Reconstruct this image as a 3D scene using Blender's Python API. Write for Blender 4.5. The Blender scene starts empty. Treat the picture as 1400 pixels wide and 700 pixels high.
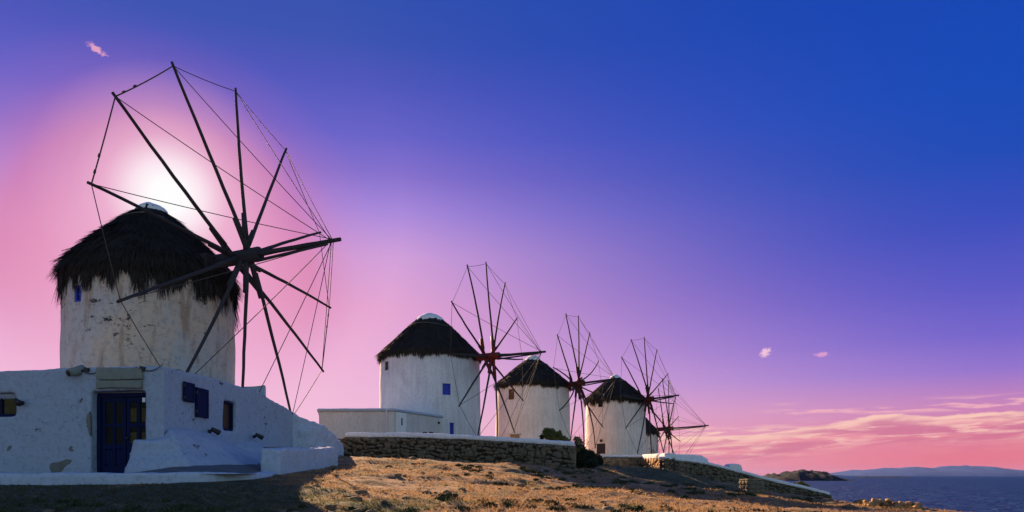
import bpy, bmesh, math, random
import numpy as np
from mathutils import Vector, Matrix, noise
random.seed(7)
rng = np.random.default_rng(11)
R = math.radians

# ------------------------------------------------------------------ camera
scene = bpy.context.scene
col = scene.collection
F = 1030.0            # focal length in photograph pixels (1400 wide), from the five wheels
def P(px, py, Y):     # photograph pixel at depth Y -> metres (eye at the origin)
    return Vector(((px - 700) / F * Y, Y, (650 - py) / F * Y))
cd = bpy.data.cameras.new('camera'); cam = bpy.data.objects.new('camera', cd); col.objects.link(cam)
cam.location = (0, 0, 0); cam.rotation_euler = (R(90), 0, 0)
cd.sensor_width = 36; cd.lens = 36 * F / 1400; cd.shift_y = 300 / 1400
cd.clip_start = .1; cd.clip_end = 200000
scene.camera = cam

# ------------------------------------------------------------------ exposure, sun, sky
EXPO = 1.6; NISH = .052
vs = scene.view_settings
vs.view_transform = 'Standard'; vs.look = 'None'; vs.gamma = 1; vs.use_curve_mapping = False; vs.exposure = EXPO
SUN = P(215, 268, 1).normalized()
sl = bpy.data.lights.new('sun', 'SUN'); sl.energy = 5.0; sl.angle = R(.6); sl.color = (1, .64, .36)
so = bpy.data.objects.new('sun', sl); col.objects.link(so)
so.rotation_euler = (-SUN).to_track_quat('-Z', 'Y').to_euler()

def lin(c):
    return tuple((v / 255 / 12.92) if v / 255 <= .04045 else ((v / 255 + .055) / 1.055) ** 2.4 for v in c)

class NT:
    def __init__(s, tree): s.t = tree; s.n = tree.nodes; s.l = tree.links
    def put(s, sock, v):
        if v is None: return
        if isinstance(v, bpy.types.NodeSocket): s.l.new(v, sock)
        else:
            if hasattr(sock.default_value, '__len__') and not hasattr(v, '__len__'): v = (v,) * len(sock.default_value)
            if hasattr(sock.default_value, '__len__') and len(sock.default_value) == 4 and len(v) == 3: v = (*v, 1)
            sock.default_value = v
    def m(s, op, a, b=None, c=None, clamp=False):
        n = s.n.new('ShaderNodeMath'); n.operation = op; n.use_clamp = clamp
        for i, v in enumerate((a, b, c)):
            if v is not None: s.put(n.inputs[i], v)
        return n.outputs[0]
    def step(s, v, a, b, lo=0., hi=1., smooth=True):
        n = s.n.new('ShaderNodeMapRange'); n.interpolation_type = 'SMOOTHSTEP' if smooth else 'LINEAR'; n.clamp = True
        for i, x in enumerate((v, a, b, lo, hi)): s.put(n.inputs[i], x)
        return n.outputs[0]
    def ramp(s, v, stops):
        n = s.n.new('ShaderNodeValToRGB'); e = n.color_ramp.elements
        while len(e) < len(stops): e.new(.5)
        for el, (p, c) in zip(e, stops): el.position = p; el.color = (*c[:3], c[3] if len(c) > 3 else 1)
        s.put(n.inputs[0], v); return n.outputs[0]
    def mix(s, f, a, b, mode='MIX'):
        n = s.n.new('ShaderNodeMix'); n.data_type = 'RGBA'; n.blend_type = mode
        s.put(n.inputs[0], f); s.put(n.inputs[6], a); s.put(n.inputs[7], b); return n.outputs[2]
    def noise(s, vec, scale, detail=4, rough=.55, dist=0., out=0):
        n = s.n.new('ShaderNodeTexNoise'); s.put(n.inputs['Vector'], vec)
        n.inputs['Scale'].default_value = scale; n.inputs['Detail'].default_value = detail
        n.inputs['Roughness'].default_value = rough; n.inputs['Distortion'].default_value = dist
        return n.outputs[out]
    def vor(s, vec, scale, feature='F1', out=0):
        n = s.n.new('ShaderNodeTexVoronoi'); n.feature = feature; s.put(n.inputs['Vector'], vec); n.inputs['Scale'].default_value = scale
        return n.outputs[out]
    def xyz(s, a, b, c):
        n = s.n.new('ShaderNodeCombineXYZ')
        for i, v in enumerate((a, b, c)): s.put(n.inputs[i], v)
        return n.outputs[0]
    def sep(s, v):
        n = s.n.new('ShaderNodeSeparateXYZ'); s.put(n.inputs[0], v); return n.outputs
    def obj(s): return s.n.new('ShaderNodeTexCoord').outputs['Object']
    def pos(s): return s.n.new('ShaderNodeNewGeometry').outputs['Position']
    def mapping(s, v, sc):
        n = s.n.new('ShaderNodeMapping'); s.put(n.inputs[0], v); n.inputs['Scale'].default_value = sc; return n.outputs[0]
    def bump(s, h, strength, dist):
        n = s.n.new('ShaderNodeBump'); s.put(n.inputs['Height'], h); n.inputs['Strength'].default_value = strength
        n.inputs['Distance'].default_value = dist; return n.outputs[0]

def build_world():
    w = bpy.data.worlds.new('World'); scene.world = w; w.use_nodes = True
    t = NT(w.node_tree); t.n.clear()
    out = t.n.new('ShaderNodeOutputWorld'); bg = t.n.new('ShaderNodeBackground')
    d = t.n.new('ShaderNodeTexCoord').outputs['Generated']
    nv = t.n.new('ShaderNodeVectorMath'); nv.operation = 'NORMALIZE'; t.put(nv.inputs[0], d); d = nv.outputs[0]
    x, y, z = t.sep(d)
    dt = t.n.new('ShaderNodeVectorMath'); dt.operation = 'DOT_PRODUCT'; t.put(dt.inputs[0], d); dt.inputs[1].default_value = SUN
    deg = 180 / math.pi
    s = t.m('MULTIPLY', t.m('ARCCOSINE', t.m('MINIMUM', t.m('MAXIMUM', dt.outputs['Value'], -1.), 1.)), deg)
    e = t.m('MULTIPLY', t.m('ARCSINE', z), deg)
    az = t.m('MULTIPLY', t.m('ARCTAN2', x, y), deg)
    ep = t.m('DIVIDE', e, 60., clamp=True)
    near = [(0, (250, 198, 214)), (3, (247, 198, 220)), (8, (241, 182, 217)), (12.4, (231, 168, 211)), (16, (210, 160, 218)), (19, (170, 137, 219)),
            (21.5, (135, 113, 205)), (24, (105, 99, 200)), (27, (82, 88, 188)), (29.5, (62, 84, 178)), (33, (52, 82, 174)), (60, (26, 64, 155))]
    far = [(0, (238, 108, 122)), (1, (234, 114, 132)), (2.4, (226, 123, 150)), (4.6, (200, 133, 186)), (6.8, (148, 116, 205)), (9, (116, 100, 203)), (12, (90, 88, 197)),
           (16, (58, 78, 189)), (20, (30, 75, 183)), (24, (20, 74, 184)), (30, (20, 69, 179)), (60, (18, 58, 155))]
    cn = t.ramp(ep, [(a / 60, lin(c)) for a, c in near]); cf = t.ramp(ep, [(a / 60, lin(c)) for a, c in far])
    wn = t.m('POWER', t.m('DIVIDE', t.m('SUBTRACT', 58., s), 42., clamp=True), t.step(e, 5., 17., 1.15, 2.15))
    c = t.mix(wn, cf, cn)
    # aureole round the sun
    def ang(px, py):
        v = t.n.new('ShaderNodeVectorMath'); v.operation = 'DOT_PRODUCT'; t.put(v.inputs[0], d); v.inputs[1].default_value = P(px, py, 1).normalized()
        return t.m('DIVIDE', t.m('MULTIPLY', t.m('ARCCOSINE', t.m('MINIMUM', v.outputs['Value'], .9999999)), deg), 18., clamp=True)
    hs = ang(228, 380)
    hc = t.ramp(hs, [(0, lin((245, 178, 208))), (6 / 18, lin((236, 156, 190))), (9.5 / 18, lin((222, 126, 164))), (12 / 18, lin((212, 118, 165))), (1, lin((205, 120, 180)))])
    ha = t.ramp(hs, [(0, (.8,) * 3), (7.5 / 18, (.74,) * 3), (9.6 / 18, (.62,) * 3), (11 / 18, (.34,) * 3), (12.6 / 18, (.11,) * 3), (15 / 18, (0,) * 3)])
    c = t.mix(t.m('MULTIPLY', ha, t.step(e, 6., 15., .12, 1.)), c, hc)
    sg = ang(230, 268)
    gl = t.ramp(sg, [(0, (1, 1, 1)), (1.0 / 18, lin((255, 253, 254))), (2.1 / 18, lin((254, 234, 243))), (3.8 / 18, lin((245, 190, 214))), (1, lin((240, 175, 208)))])
    ga = t.ramp(sg, [(0, (1,) * 3), (1.2 / 18, (1,) * 3), (2.2 / 18, (.92,) * 3), (3.8 / 18, (.58,) * 3), (5.4 / 18, (.24,) * 3), (8 / 18, (0,) * 3)])
    c = t.mix(ga, c, gl)
    # evening cloud bank low over the sea: bright upper rim, rosy streaked body
    wav = t.noise(t.xyz(t.m('MULTIPLY', az, .32), 3.1, 0.), 1.0, 5, .6)
    top = t.m('ADD', t.m('ADD', 3.0, t.step(az, 17., 26., 0., 1.05)), t.m('MULTIPLY', t.m('SUBTRACT', wav, .5), .75))
    dd = t.m('SUBTRACT', top, e)
    cx_ = t.m('MULTIPLY', az, .15); ce = t.m('SUBTRACT', e, t.m('MULTIPLY', az, .05))
    n1 = t.noise(t.xyz(cx_, t.m('MULTIPLY', ce, 1.5), 0.), 1.0, 8, .60, .7)
    n2 = t.noise(t.xyz(t.m('MULTIPLY', az, .35), t.m('MULTIPLY', ce, 3.4), 5.), 1.0, 7, .62, .5)
    side = t.m('MULTIPLY', t.step(az, 7., 13.), t.step(az, 120., 80.))
    edge = t.m('ADD', dd, t.m('MULTIPLY', t.m('SUBTRACT', n2, .5), .5))
    body = t.m('MULTIPLY', t.step(edge, .0, .22), t.step(dd, 2.9, 1.3)); body = t.m('MULTIPLY', body, side)
    bc = t.mix(t.step(n1, .40, .62), lin((206, 112, 142)), lin((240, 150, 158)))
    c = t.mix(t.m('MULTIPLY', body, .62), c, bc)
    rim = t.m('MULTIPLY', t.step(edge, -.02, .14), t.step(edge, .85, .2)); rim = t.m('MULTIPLY', rim, t.step(n1, .34, .56, .25, 1.))
    stk = t.m('MULTIPLY', t.m('MULTIPLY', t.step(n2, .46, .60), t.step(n1, .38, .54)), t.m('MULTIPLY', t.step(dd, .1, .5), t.step(dd, 2.3, 1.1)))
    wisp = t.m('MULTIPLY', t.step(n2, .44, .58), t.m('MULTIPLY', t.step(dd, -.75, -.1), t.step(az, 24., 15.)))
    lit = t.m('MULTIPLY', t.m('MAXIMUM', t.m('MAXIMUM', rim, t.m('MULTIPLY', stk, .8)), t.m('MULTIPLY', wisp, t.step(dd, 1.6, .3))), side)
    c = t.mix(t.m('MULTIPLY', lit, .85), c, lin((255, 208, 190)))
    # thin high streaks above them
    n3 = t.noise(t.xyz(t.m('MULTIPLY', az, .22), t.m('MULTIPLY', e, 2.1), 7.3), 1.0, 5, .55, .4)
    w3 = t.m('MULTIPLY', t.step(e, 4.1, 4.4), t.step(e, 5.3, 4.8)); w3 = t.m('MULTIPLY', w3, t.step(az, 17., 21.))
    c = t.mix(t.m('MULTIPLY', t.m('MULTIPLY', t.step(n3, .48, .60), w3), .85), c, lin((244, 178, 190)))
    # three small lone puffs
    pn = t.noise(t.xyz(az, t.m('MULTIPLY', e, 1.6), 0.), 2.3, 8, .68, 1.0)
    for (px, py, wa, we, tilt, colr) in ((132, 67.5, .80, .26, -.33, (238, 170, 196)), (1046, 482, .52, .40, .1, (255, 205, 222)), (1123, 484.5, .6, .2, 0, (225, 160, 205))):
        v = P(px, py, 1).normalized(); a0 = math.degrees(math.atan2(v.x, v.y)); e0 = math.degrees(math.asin(v.z))
        da = t.m('SUBTRACT', az, a0); de = t.m('SUBTRACT', t.m('SUBTRACT', e, e0), t.m('MULTIPLY', da, tilt))
        r = t.m('SQRT', t.m('ADD', t.m('POWER', t.m('DIVIDE', da, wa), 2.), t.m('POWER', t.m('DIVIDE', de, we), 2.)))
        k = t.step(t.m('SUBTRACT', t.m('MULTIPLY', pn, 3.2), t.m('MULTIPLY', r, 1.1)), .55, 1.35)
        k = t.m('MULTIPLY', k, t.step(r, 1.7, .7))
        c = t.mix(t.m('MULTIPLY', k, .85), c, lin(colr))
    # away from the sunset glow the sky goes over into the plain clear evening sky
    sk = t.n.new('ShaderNodeTexSky'); sk.sky_type = 'NISHITA'; sk.sun_disc = False
    sk.sun_elevation = math.asin(SUN.z); sk.sun_rotation = math.atan2(SUN.x, SUN.y); sk.air_density = 1.0; sk.dust_density = 1.5; sk.ozone_density = 1.0
    nk = t.mix(1., sk.outputs[0], (NISH * 2 ** EXPO,) * 3, 'MULTIPLY')
    c = t.mix(t.step(s, 58., 105.), c, nk)
    t.put(bg.inputs[0], c); bg.inputs[1].default_value = 2 ** -EXPO
    t.l.new(bg.outputs[0], out.inputs[0])
    w.cycles.sampling_method = 'MANUAL'; w.cycles.sample_map_resolution = 512
build_world()

# ------------------------------------------------------------------ materials
def mat(name, fn, rough=.9, spec=.2):
    m = bpy.data.materials.new(name); m.use_nodes = True
    t = NT(m.node_tree); b = t.n['Principled BSDF']
    b.inputs['Roughness'].default_value = rough; b.inputs['Specular IOR Level'].default_value = spec
    fn(t, b); return m
def plain(name, c, var=.25, sc=6, rough=.8, spec=.2, bump=.25, bd=.01):
    def fn(t, b):
        o = t.pos(); n = t.noise(o, sc, 5, .6)
        t.put(b.inputs['Base Color'], t.mix(n, tuple(v * (1 - var) for v in c), tuple(min(1, v * (1 + var)) for v in c)))
        t.put(b.inputs['Normal'], t.bump(t.noise(o, sc * 4, 4, .6), bump, bd))
    return mat(name, fn, rough, spec)
def whitewash(name, c, stain, stain_amt=.5, spots=.0, streak=1.0, patch=None, bump=.35):
    """lime plaster: cloudy tone, vertical rain streaks, pits and worn spots"""
    def fn(t, b):
        o = t.pos()
        big = t.noise(o, .55, 5, .6, .4); st = t.noise(t.mapping(o, (2.6, 2.6, .28)), 1.6, 5, .62)
        fine = t.noise(o, 9, 5, .65)
        k = t.m('MULTIPLY', t.step(t.m('ADD', t.m('MULTIPLY', big, .55), t.m('MULTIPLY', st, .55 * streak)), .46, .70), stain_amt)
        cl = t.mix(k, c, stain)
        cl = t.mix(t.m('MULTIPLY', t.step(fine, .45, .70), .45), cl, tuple(v * .55 for v in c))
        if spots:
            sp = t.noise(t.mapping(o, (1, 1, 1.7)), 2.4, 7, .72); msk = t.noise(o, .42, 2)
            k2 = t.m('MULTIPLY', t.step(sp, .60, .655), t.step(msk, .45, .60))
            cl = t.mix(t.m('MULTIPLY', k2, spots), cl, (.035, .04, .045))
        if patch:
            pn = t.noise(o, .8, 5, .66, .5)
            cl = t.mix(t.m('MULTIPLY', t.step(pn, .56, .64), .85), cl, patch)
        t.put(b.inputs['Base Color'], cl)
        h = t.m('ADD', t.m('MULTIPLY', t.noise(o, 3.2, 6, .6), .7), t.m('MULTIPLY', t.noise(o, 22, 4, .6), .25))
        t.put(b.inputs['Normal'], t.bump(h, bump, .05))
    return mat(name, fn, .92, .12)
M = {}
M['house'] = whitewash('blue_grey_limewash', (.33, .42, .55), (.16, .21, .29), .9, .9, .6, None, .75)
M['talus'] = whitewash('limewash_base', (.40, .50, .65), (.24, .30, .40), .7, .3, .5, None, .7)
def oldplaster(t, b):
    o = t.pos(); a = t.noise(o, .38, 5, .6, .6); k = t.noise(t.mapping(o, (1.8, 1.8, .35)), 1.3, 6, .65, .3); f = t.noise(o, 5.5, 7, .7); g = t.noise(o, 24, 4, .7)
    c = t.mix(t.step(a, .38, .60), (.60, .50, .40), (.47, .48, .49))
    c = t.mix(t.m('MULTIPLY', t.step(k, .50, .68), .75), c, (.31, .19, .11))
    c = t.mix(t.m('MULTIPLY', t.step(f, .47, .66), .55), c, (.26, .26, .26))
    c = t.mix(t.m('MULTIPLY', t.step(g, .5, .75), .35), c, (.74, .68, .62))
    sp = t.noise(t.mapping(o, (1, 1, 1.8)), 2.2, 8, .74); ms = t.noise(t.mapping(o, (.7, .7, 1.2)), .5, 2)
    c = t.mix(t.m('MULTIPLY', t.step(sp, .56, .62), t.step(ms, .42, .54)), c, (.045, .05, .055))
    t.put(b.inputs['Base Color'], c)
    t.put(b.inputs['Normal'], t.bump(t.m('ADD', t.m('MULTIPLY', f, .8), t.m('MULTIPLY', g, .3)), .55, .06))
M['mill_old'] = mat('weathered_plaster', oldplaster, .95, .1)
M['mill'] = whitewash('mill_limewash', (.70, .74, .80), (.46, .48, .53), .6, 0, 1.1)
M['mill_warm'] = whitewash('mill_limewash_warm', (.86, .80, .75), (.58, .52, .48), .6, 0, 1.1)
M['mill_patchy'] = whitewash('mill_patchy_plaster', (.70, .68, .66), (.44, .40, .38), .7, .0, 1, (.16, .13, .10))
M['coping'] = whitewash('coping_limewash', (.74, .78, .84), (.52, .54, .58), .6, 0, .3)
M['annex'] = whitewash('annex_limewash', (.64, .63, .64), (.48, .47, .47), .6, 0, 1)
M['cap'] = plain('cap_plaster', (.74, .78, .80), .15, 4)
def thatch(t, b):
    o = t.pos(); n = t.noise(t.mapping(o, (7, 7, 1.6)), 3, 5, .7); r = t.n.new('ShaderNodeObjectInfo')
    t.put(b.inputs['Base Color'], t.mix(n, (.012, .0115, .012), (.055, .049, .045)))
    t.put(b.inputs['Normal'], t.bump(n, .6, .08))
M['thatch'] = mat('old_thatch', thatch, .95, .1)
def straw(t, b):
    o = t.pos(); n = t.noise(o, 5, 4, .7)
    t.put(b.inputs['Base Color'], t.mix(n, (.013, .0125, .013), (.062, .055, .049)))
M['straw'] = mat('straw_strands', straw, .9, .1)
def wood(t, b):
    o = t.pos(); n = t.noise(t.mapping(o, (9, 9, 2)), 3, 5, .65)
    t.put(b.inputs['Base Color'], t.mix(n, (.020, .021, .028), (.062, .060, .066)))
    t.put(b.inputs['Normal'], t.bump(n, .5, .01))
M['wood'] = mat('dark_weathered_wood', wood, .85, .2)
M['grey_wood'] = plain('grey_weathered_wood', (.16, .15, .13), .4, 12)
M['brown_wood'] = plain('brown_shutter_wood', (.15, .07, .03), .3, 12)
M['red'] = plain('dark_red_paint', (.20, .022, .014), .45, 9, .6, .3)
M['maroon'] = plain('faded_maroon_paint', (.085, .022, .018), .45, 9, .7, .2)
M['rope'] = plain('rope_fibre', (.07, .06, .055), .3, 20)
M['navy'] = plain('navy_paint', (.007, .014, .065), .3, 14, .75, .1)
M['blue'] = plain('bright_blue_paint', (.02, .05, .48), .25, 8, .5, .35)
M['black'] = plain('black_metal', (.02, .02, .022), .3, 20, .5, .4)
M['slab'] = plain('grey_stone_slab', (.20, .24, .22), .35, 7, .85, .2, .5, .02)
M['bare'] = plain('bare_render', (.16, .17, .16), .4, 6, .95, .1, .6, .03)
def glass(t, b):
    b.inputs['Base Color'].default_value = (.010, .011, .012, 1)
M['glass'] = mat('dusty_window_glass', glass, .25, .06)
M['curtain'] = plain('ochre_curtain', (.07, .062, .025), .5, 7, .9)
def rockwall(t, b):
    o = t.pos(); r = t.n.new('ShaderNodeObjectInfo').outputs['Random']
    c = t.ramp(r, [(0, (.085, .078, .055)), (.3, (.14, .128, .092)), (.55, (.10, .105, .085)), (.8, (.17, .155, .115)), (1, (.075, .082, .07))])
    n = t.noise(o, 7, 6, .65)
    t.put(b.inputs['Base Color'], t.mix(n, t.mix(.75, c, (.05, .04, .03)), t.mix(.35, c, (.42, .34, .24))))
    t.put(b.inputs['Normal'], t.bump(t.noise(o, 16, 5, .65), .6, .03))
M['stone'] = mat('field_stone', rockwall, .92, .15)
def sunlit_ochre(t, b):  # field stone copy with warm sunlight put into its colour
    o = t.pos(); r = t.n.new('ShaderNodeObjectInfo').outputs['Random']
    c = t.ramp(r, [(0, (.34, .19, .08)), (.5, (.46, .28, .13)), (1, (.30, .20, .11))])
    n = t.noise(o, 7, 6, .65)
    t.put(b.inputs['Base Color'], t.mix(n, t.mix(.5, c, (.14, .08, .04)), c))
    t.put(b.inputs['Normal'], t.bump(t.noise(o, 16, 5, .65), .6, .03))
M['sunlit_ochre_stone'] = mat('sunlit_ochre_field_stone', sunlit_ochre, .92, .15)
M['mortar'] = plain('earth_mortar', (.055, .045, .035), .4, 5, .95, .1, .6, .05)
def painted_shade(t, o):     # shade painted as dark green growth before the house and below the walls
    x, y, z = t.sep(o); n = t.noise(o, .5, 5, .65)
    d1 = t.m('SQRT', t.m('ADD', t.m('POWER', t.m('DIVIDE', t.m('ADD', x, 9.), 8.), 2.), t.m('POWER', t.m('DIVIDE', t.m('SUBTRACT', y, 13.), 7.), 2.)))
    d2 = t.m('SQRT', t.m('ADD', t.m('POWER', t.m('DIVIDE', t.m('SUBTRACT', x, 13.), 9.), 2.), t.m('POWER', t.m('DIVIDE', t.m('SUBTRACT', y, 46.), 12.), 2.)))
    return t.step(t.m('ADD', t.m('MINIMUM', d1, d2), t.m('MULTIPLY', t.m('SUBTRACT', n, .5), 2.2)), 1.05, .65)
def ground(t, b):
    o = t.pos()
    a = t.noise(o, .35, 6, .62, .5); f = t.noise(t.mapping(o, (1, 1.6, 1)), 3.0, 7, .68); g = t.noise(o, 26, 4, .7)
    c = t.mix(t.step(f, .38, .62), (.10, .068, .042), (.40, .25, .145))
    c = t.mix(t.m('MULTIPLY', t.step(g, .45, .7), .45), c, (.56, .40, .25))
    c = t.mix(t.m('MULTIPLY', t.step(t.m('ADD', t.m('MULTIPLY', a, .7), t.m('MULTIPLY', f, .4)), .52, .66), .8), c, (.035, .055, .04))
    c = t.mix(t.m('MULTIPLY', painted_shade(t, o), .8), c, t.mix(g, (.035, .055, .04), (.075, .10, .065)))
    t.put(b.inputs['Base Color'], c)
    h = t.m('ADD', t.m('MULTIPLY', f, .7), t.m('MULTIPLY', g, .3))
    t.put(b.inputs['Normal'], t.bump(h, .8, .09))
M['ground'] = mat('dry_hillside', ground, .95, .08)
def paving(t, b):
    o = t.pos(); n = t.noise(o, 2.5, 6, .65)
    t.put(b.inputs['Base Color'], t.mix(n, (.06, .075, .085), (.16, .18, .19)))
    t.put(b.inputs['Normal'], t.bump(t.noise(o, 14, 4), .4, .02))
M['paving'] = mat('worn_cement', paving, .9, .15)
def grassm(t, b):
    o = t.pos(); n = t.noise(o, .9, 5, .65); k = t.noise(o, 9, 3, .6)
    c = t.mix(k, (.22, .135, .07), (.44, .29, .165)); c = t.mix(t.m('MULTIPLY', painted_shade(t, o), .85), c, (.06, .085, .045))
    t.put(b.inputs['Base Color'], t.mix(t.step(n, .54, .66), c, (.05, .07, .04)))
    tr = t.n.new('ShaderNodeBsdfTranslucent'); t.put(tr.inputs[0], t.mix(t.step(n, .54, .66), c, (.06, .09, .03)))
    mx = t.n.new('ShaderNodeMixShader'); mx.inputs[0].default_value = .45; t.l.new(b.outputs[0], mx.inputs[1]); t.l.new(tr.outputs[0], mx.inputs[2])
    t.l.new(mx.outputs[0], t.n['Material Output'].inputs[0])
M['grass'] = mat('dry_grass_blades', grassm, .9, .1)
M['scrub'] = plain('scrub_leaves', (.05, .065, .035), .5, 3, .9, .1)
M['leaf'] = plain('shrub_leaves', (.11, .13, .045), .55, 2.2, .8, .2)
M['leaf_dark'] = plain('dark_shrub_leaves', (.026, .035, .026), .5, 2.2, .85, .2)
M['pebble'] = plain('loose_stone', (.15, .12, .09), .4, 3, .95, .1, .5, .03)
def sea(t, b):
    o = t.pos(); g = t.mapping(o, (1, .55, 1))
    w1 = t.noise(g, .09, 4, .6, .5); w2 = t.noise(g, .5, 4, .65, .4); w3 = t.noise(t.mapping(o, (1, .4, 1)), .006, 3, .5)
    t.put(b.inputs['Base Color'], t.mix(w3, (.001, .026, .115), (.003, .042, .165)))
    h = t.m('ADD', t.m('MULTIPLY', w1, 3.2), t.m('MULTIPLY', w2, 1.0))
    t.put(b.inputs['Normal'], t.bump(h, 1.0, 2.0))
M['sea'] = mat('wind_ruffled_sea', sea, .5, .03)
def farrock(t, b):
    o = t.pos(); n = t.noise(o, .03, 7, .68); t.put(b.inputs['Base Color'], t.mix(t.step(n, .35, .65), (.005, .011, .02), (.02, .028, .038)))
    t.put(b.inputs['Normal'], t.bump(n, .8, 8))
M['headland'] = mat('headland_rock', farrock, .95, .1)
M['mountain'] = plain('haze_blue_mountain', (.03, .07, .24), .3, .0006, .95, .05, .3, 30)  # distance haze painted into the blue base colour

# ------------------------------------------------------------------ helpers
def link(name, me, parent=None, loc=None, m=None, smooth=False):
    o = bpy.data.objects.new(name, me); col.objects.link(o)
    if parent is not None: o.parent = parent
    if loc is not None: o.location = loc
    if m is not None and not me.materials: me.materials.append(m)
    if smooth: me.shade_smooth()
    return o
def pyd(name, v, f, m=None, parent=None, loc=None, smooth=False):
    me = bpy.data.meshes.new(name); me.from_pydata([tuple(map(float, p)) for p in v], [], [tuple(map(int, q)) for q in f]); me.update()
    return link(name, me, parent, loc, m, smooth)
def tris_np(name, V, Fc, m, parent=None, loc=None, smooth=False):
    V = np.asarray(V, np.float32).reshape(-1, 3); Fc = np.asarray(Fc, np.int32); k = Fc.shape[1]
    me = bpy.data.meshes.new(name); me.vertices.add(len(V)); me.vertices.foreach_set('co', V.ravel())
    me.loops.add(Fc.size); me.loops.foreach_set('vertex_index', Fc.ravel())
    me.polygons.add(len(Fc)); me.polygons.foreach_set('loop_start', np.arange(0, Fc.size, k, dtype=np.int32))
    me.update(calc_edges=True); me.validate()
    return link(name, me, parent, loc, m, smooth)
def tag(o, label, cat, group=None):
    o['label'] = label; o['category'] = cat
    if group: o['group'] = group
    return o
def kind(o, k, label=None, cat=None):
    o['kind'] = k
    if label: o['label'] = label
    if cat: o['category'] = cat
    return o
def empty(name, loc):
    o = bpy.data.objects.new(name, None); col.objects.link(o); o.location = loc; o.empty_display_size = .3; return o
def bm_obj(name, bm, m, parent=None, loc=None, smooth=False):
    bmesh.ops.recalc_face_normals(bm, faces=bm.faces)
    me = bpy.data.meshes.new(name); bm.to_mesh(me); bm.free(); return link(name, me, parent, loc, m, smooth)
def box_bm(c, s, rotz=0, bevel=0, rotm=None):
    bm = bmesh.new(); bmesh.ops.create_cube(bm, size=1)
    bmesh.ops.scale(bm, vec=s, verts=bm.verts)
    if bevel: bmesh.ops.bevel(bm, geom=bm.edges[:], offset=bevel, segments=2, affect='EDGES', profile=.6)
    mt = Matrix.Translation(c) @ (rotm if rotm else Matrix.Rotation(rotz, 4, 'Z'))
    bmesh.ops.transform(bm, matrix=mt, verts=bm.verts); bmesh.ops.recalc_face_normals(bm, faces=bm.faces); return bm
def prism_bm(poly, lo, hi):
    """poly: list of (x,y); lo/hi: z or list of z per vertex"""
    n = len(poly); lo = lo if hasattr(lo, '__len__') else [lo] * n; hi = hi if hasattr(hi, '__len__') else [hi] * n
    bm = bmesh.new(); a = [bm.verts.new((x, y, z)) for (x, y), z in zip(poly, lo)]; b = [bm.verts.new((x, y, z)) for (x, y), z in zip(poly, hi)]
    for i in range(n): bm.faces.new((a[i], a[(i + 1) % n], b[(i + 1) % n], b[i]))
    bm.faces.new(b); bm.faces.new(a[::-1]); bmesh.ops.recalc_face_normals(bm, faces=bm.faces); return bm
def strip_bm(front, back, lo, hi):
    """a wall: front and back polylines, bottom and top heights along them"""
    n = len(front); bm = bmesh.new(); v = []
    for i in range(n):
        v.append([bm.verts.new((*front[i], lo[i])), bm.verts.new((*front[i], hi[i])), bm.verts.new((*back[i], hi[i])), bm.verts.new((*back[i], lo[i]))])
    for i in range(n - 1):
        for k in range(4): bm.faces.new((v[i][k], v[i + 1][k], v[i + 1][(k + 1) % 4], v[i][(k + 1) % 4]))
    bm.faces.new(v[0]); bm.faces.new(v[-1][::-1]); bmesh.ops.recalc_face_normals(bm, faces=bm.faces); return bm
def tmp(bm):
    me = bpy.data.meshes.new('tmp'); bm.to_mesh(me); bm.free(); o = bpy.data.objects.new('tmp', me); col.objects.link(o); return o
def bake(o):
    dg = bpy.context.evaluated_depsgraph_get(); dg.update()
    return bpy.data.meshes.new_from_object(o.evaluated_get(dg), depsgraph=dg)
def drop(*os):
    for o in os:
        me = o.data; bpy.data.objects.remove(o)
        if me: bpy.data.meshes.remove(me)
def cut(bm, boxes):
    o = tmp(bm); cs = []
    for b in boxes:
        c = tmp(b); cs.append(c); md = o.modifiers.new('b', 'BOOLEAN'); md.object = c; md.operation = 'DIFFERENCE'; md.solver = 'EXACT'
    me = bake(o); drop(o, *cs); r = bmesh.new(); r.from_mesh(me); bpy.data.meshes.remove(me); return r
def organic(name, bm, m, parent=None, loc=None, voxel=.06, smooth=4, wob=.02, wsc=1.6, lumps=0., lsc=3.):
    """voxel-remesh a solid so that its edges go soft, then make it uneven like hand-laid plaster"""
    o = tmp(bm); md = o.modifiers.new('r', 'REMESH'); md.mode = 'VOXEL'; md.voxel_size = voxel
    s = o.modifiers.new('s', 'SMOOTH'); s.factor = .5; s.iterations = smooth
    me = bake(o); drop(o)
    n = len(me.vertices); co = np.empty(n * 3, np.float32); me.vertices.foreach_get('co', co); co = co.reshape(-1, 3)
    no = np.empty(n * 3, np.float32); me.vertices.foreach_get('normal', no); no = no.reshape(-1, 3)
    for i in range(n):
        p = Vector(co[i]); k = wob * noise.noise(p * wsc)
        if lumps: k += lumps * noise.noise(p * lsc)
        co[i] += no[i] * k
    if loc is not None: co -= np.array(loc, np.float32)
    me.vertices.foreach_set('co', co.ravel()); me.update()
    me.name = name; return link(name, me, parent, None, m, True)
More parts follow.
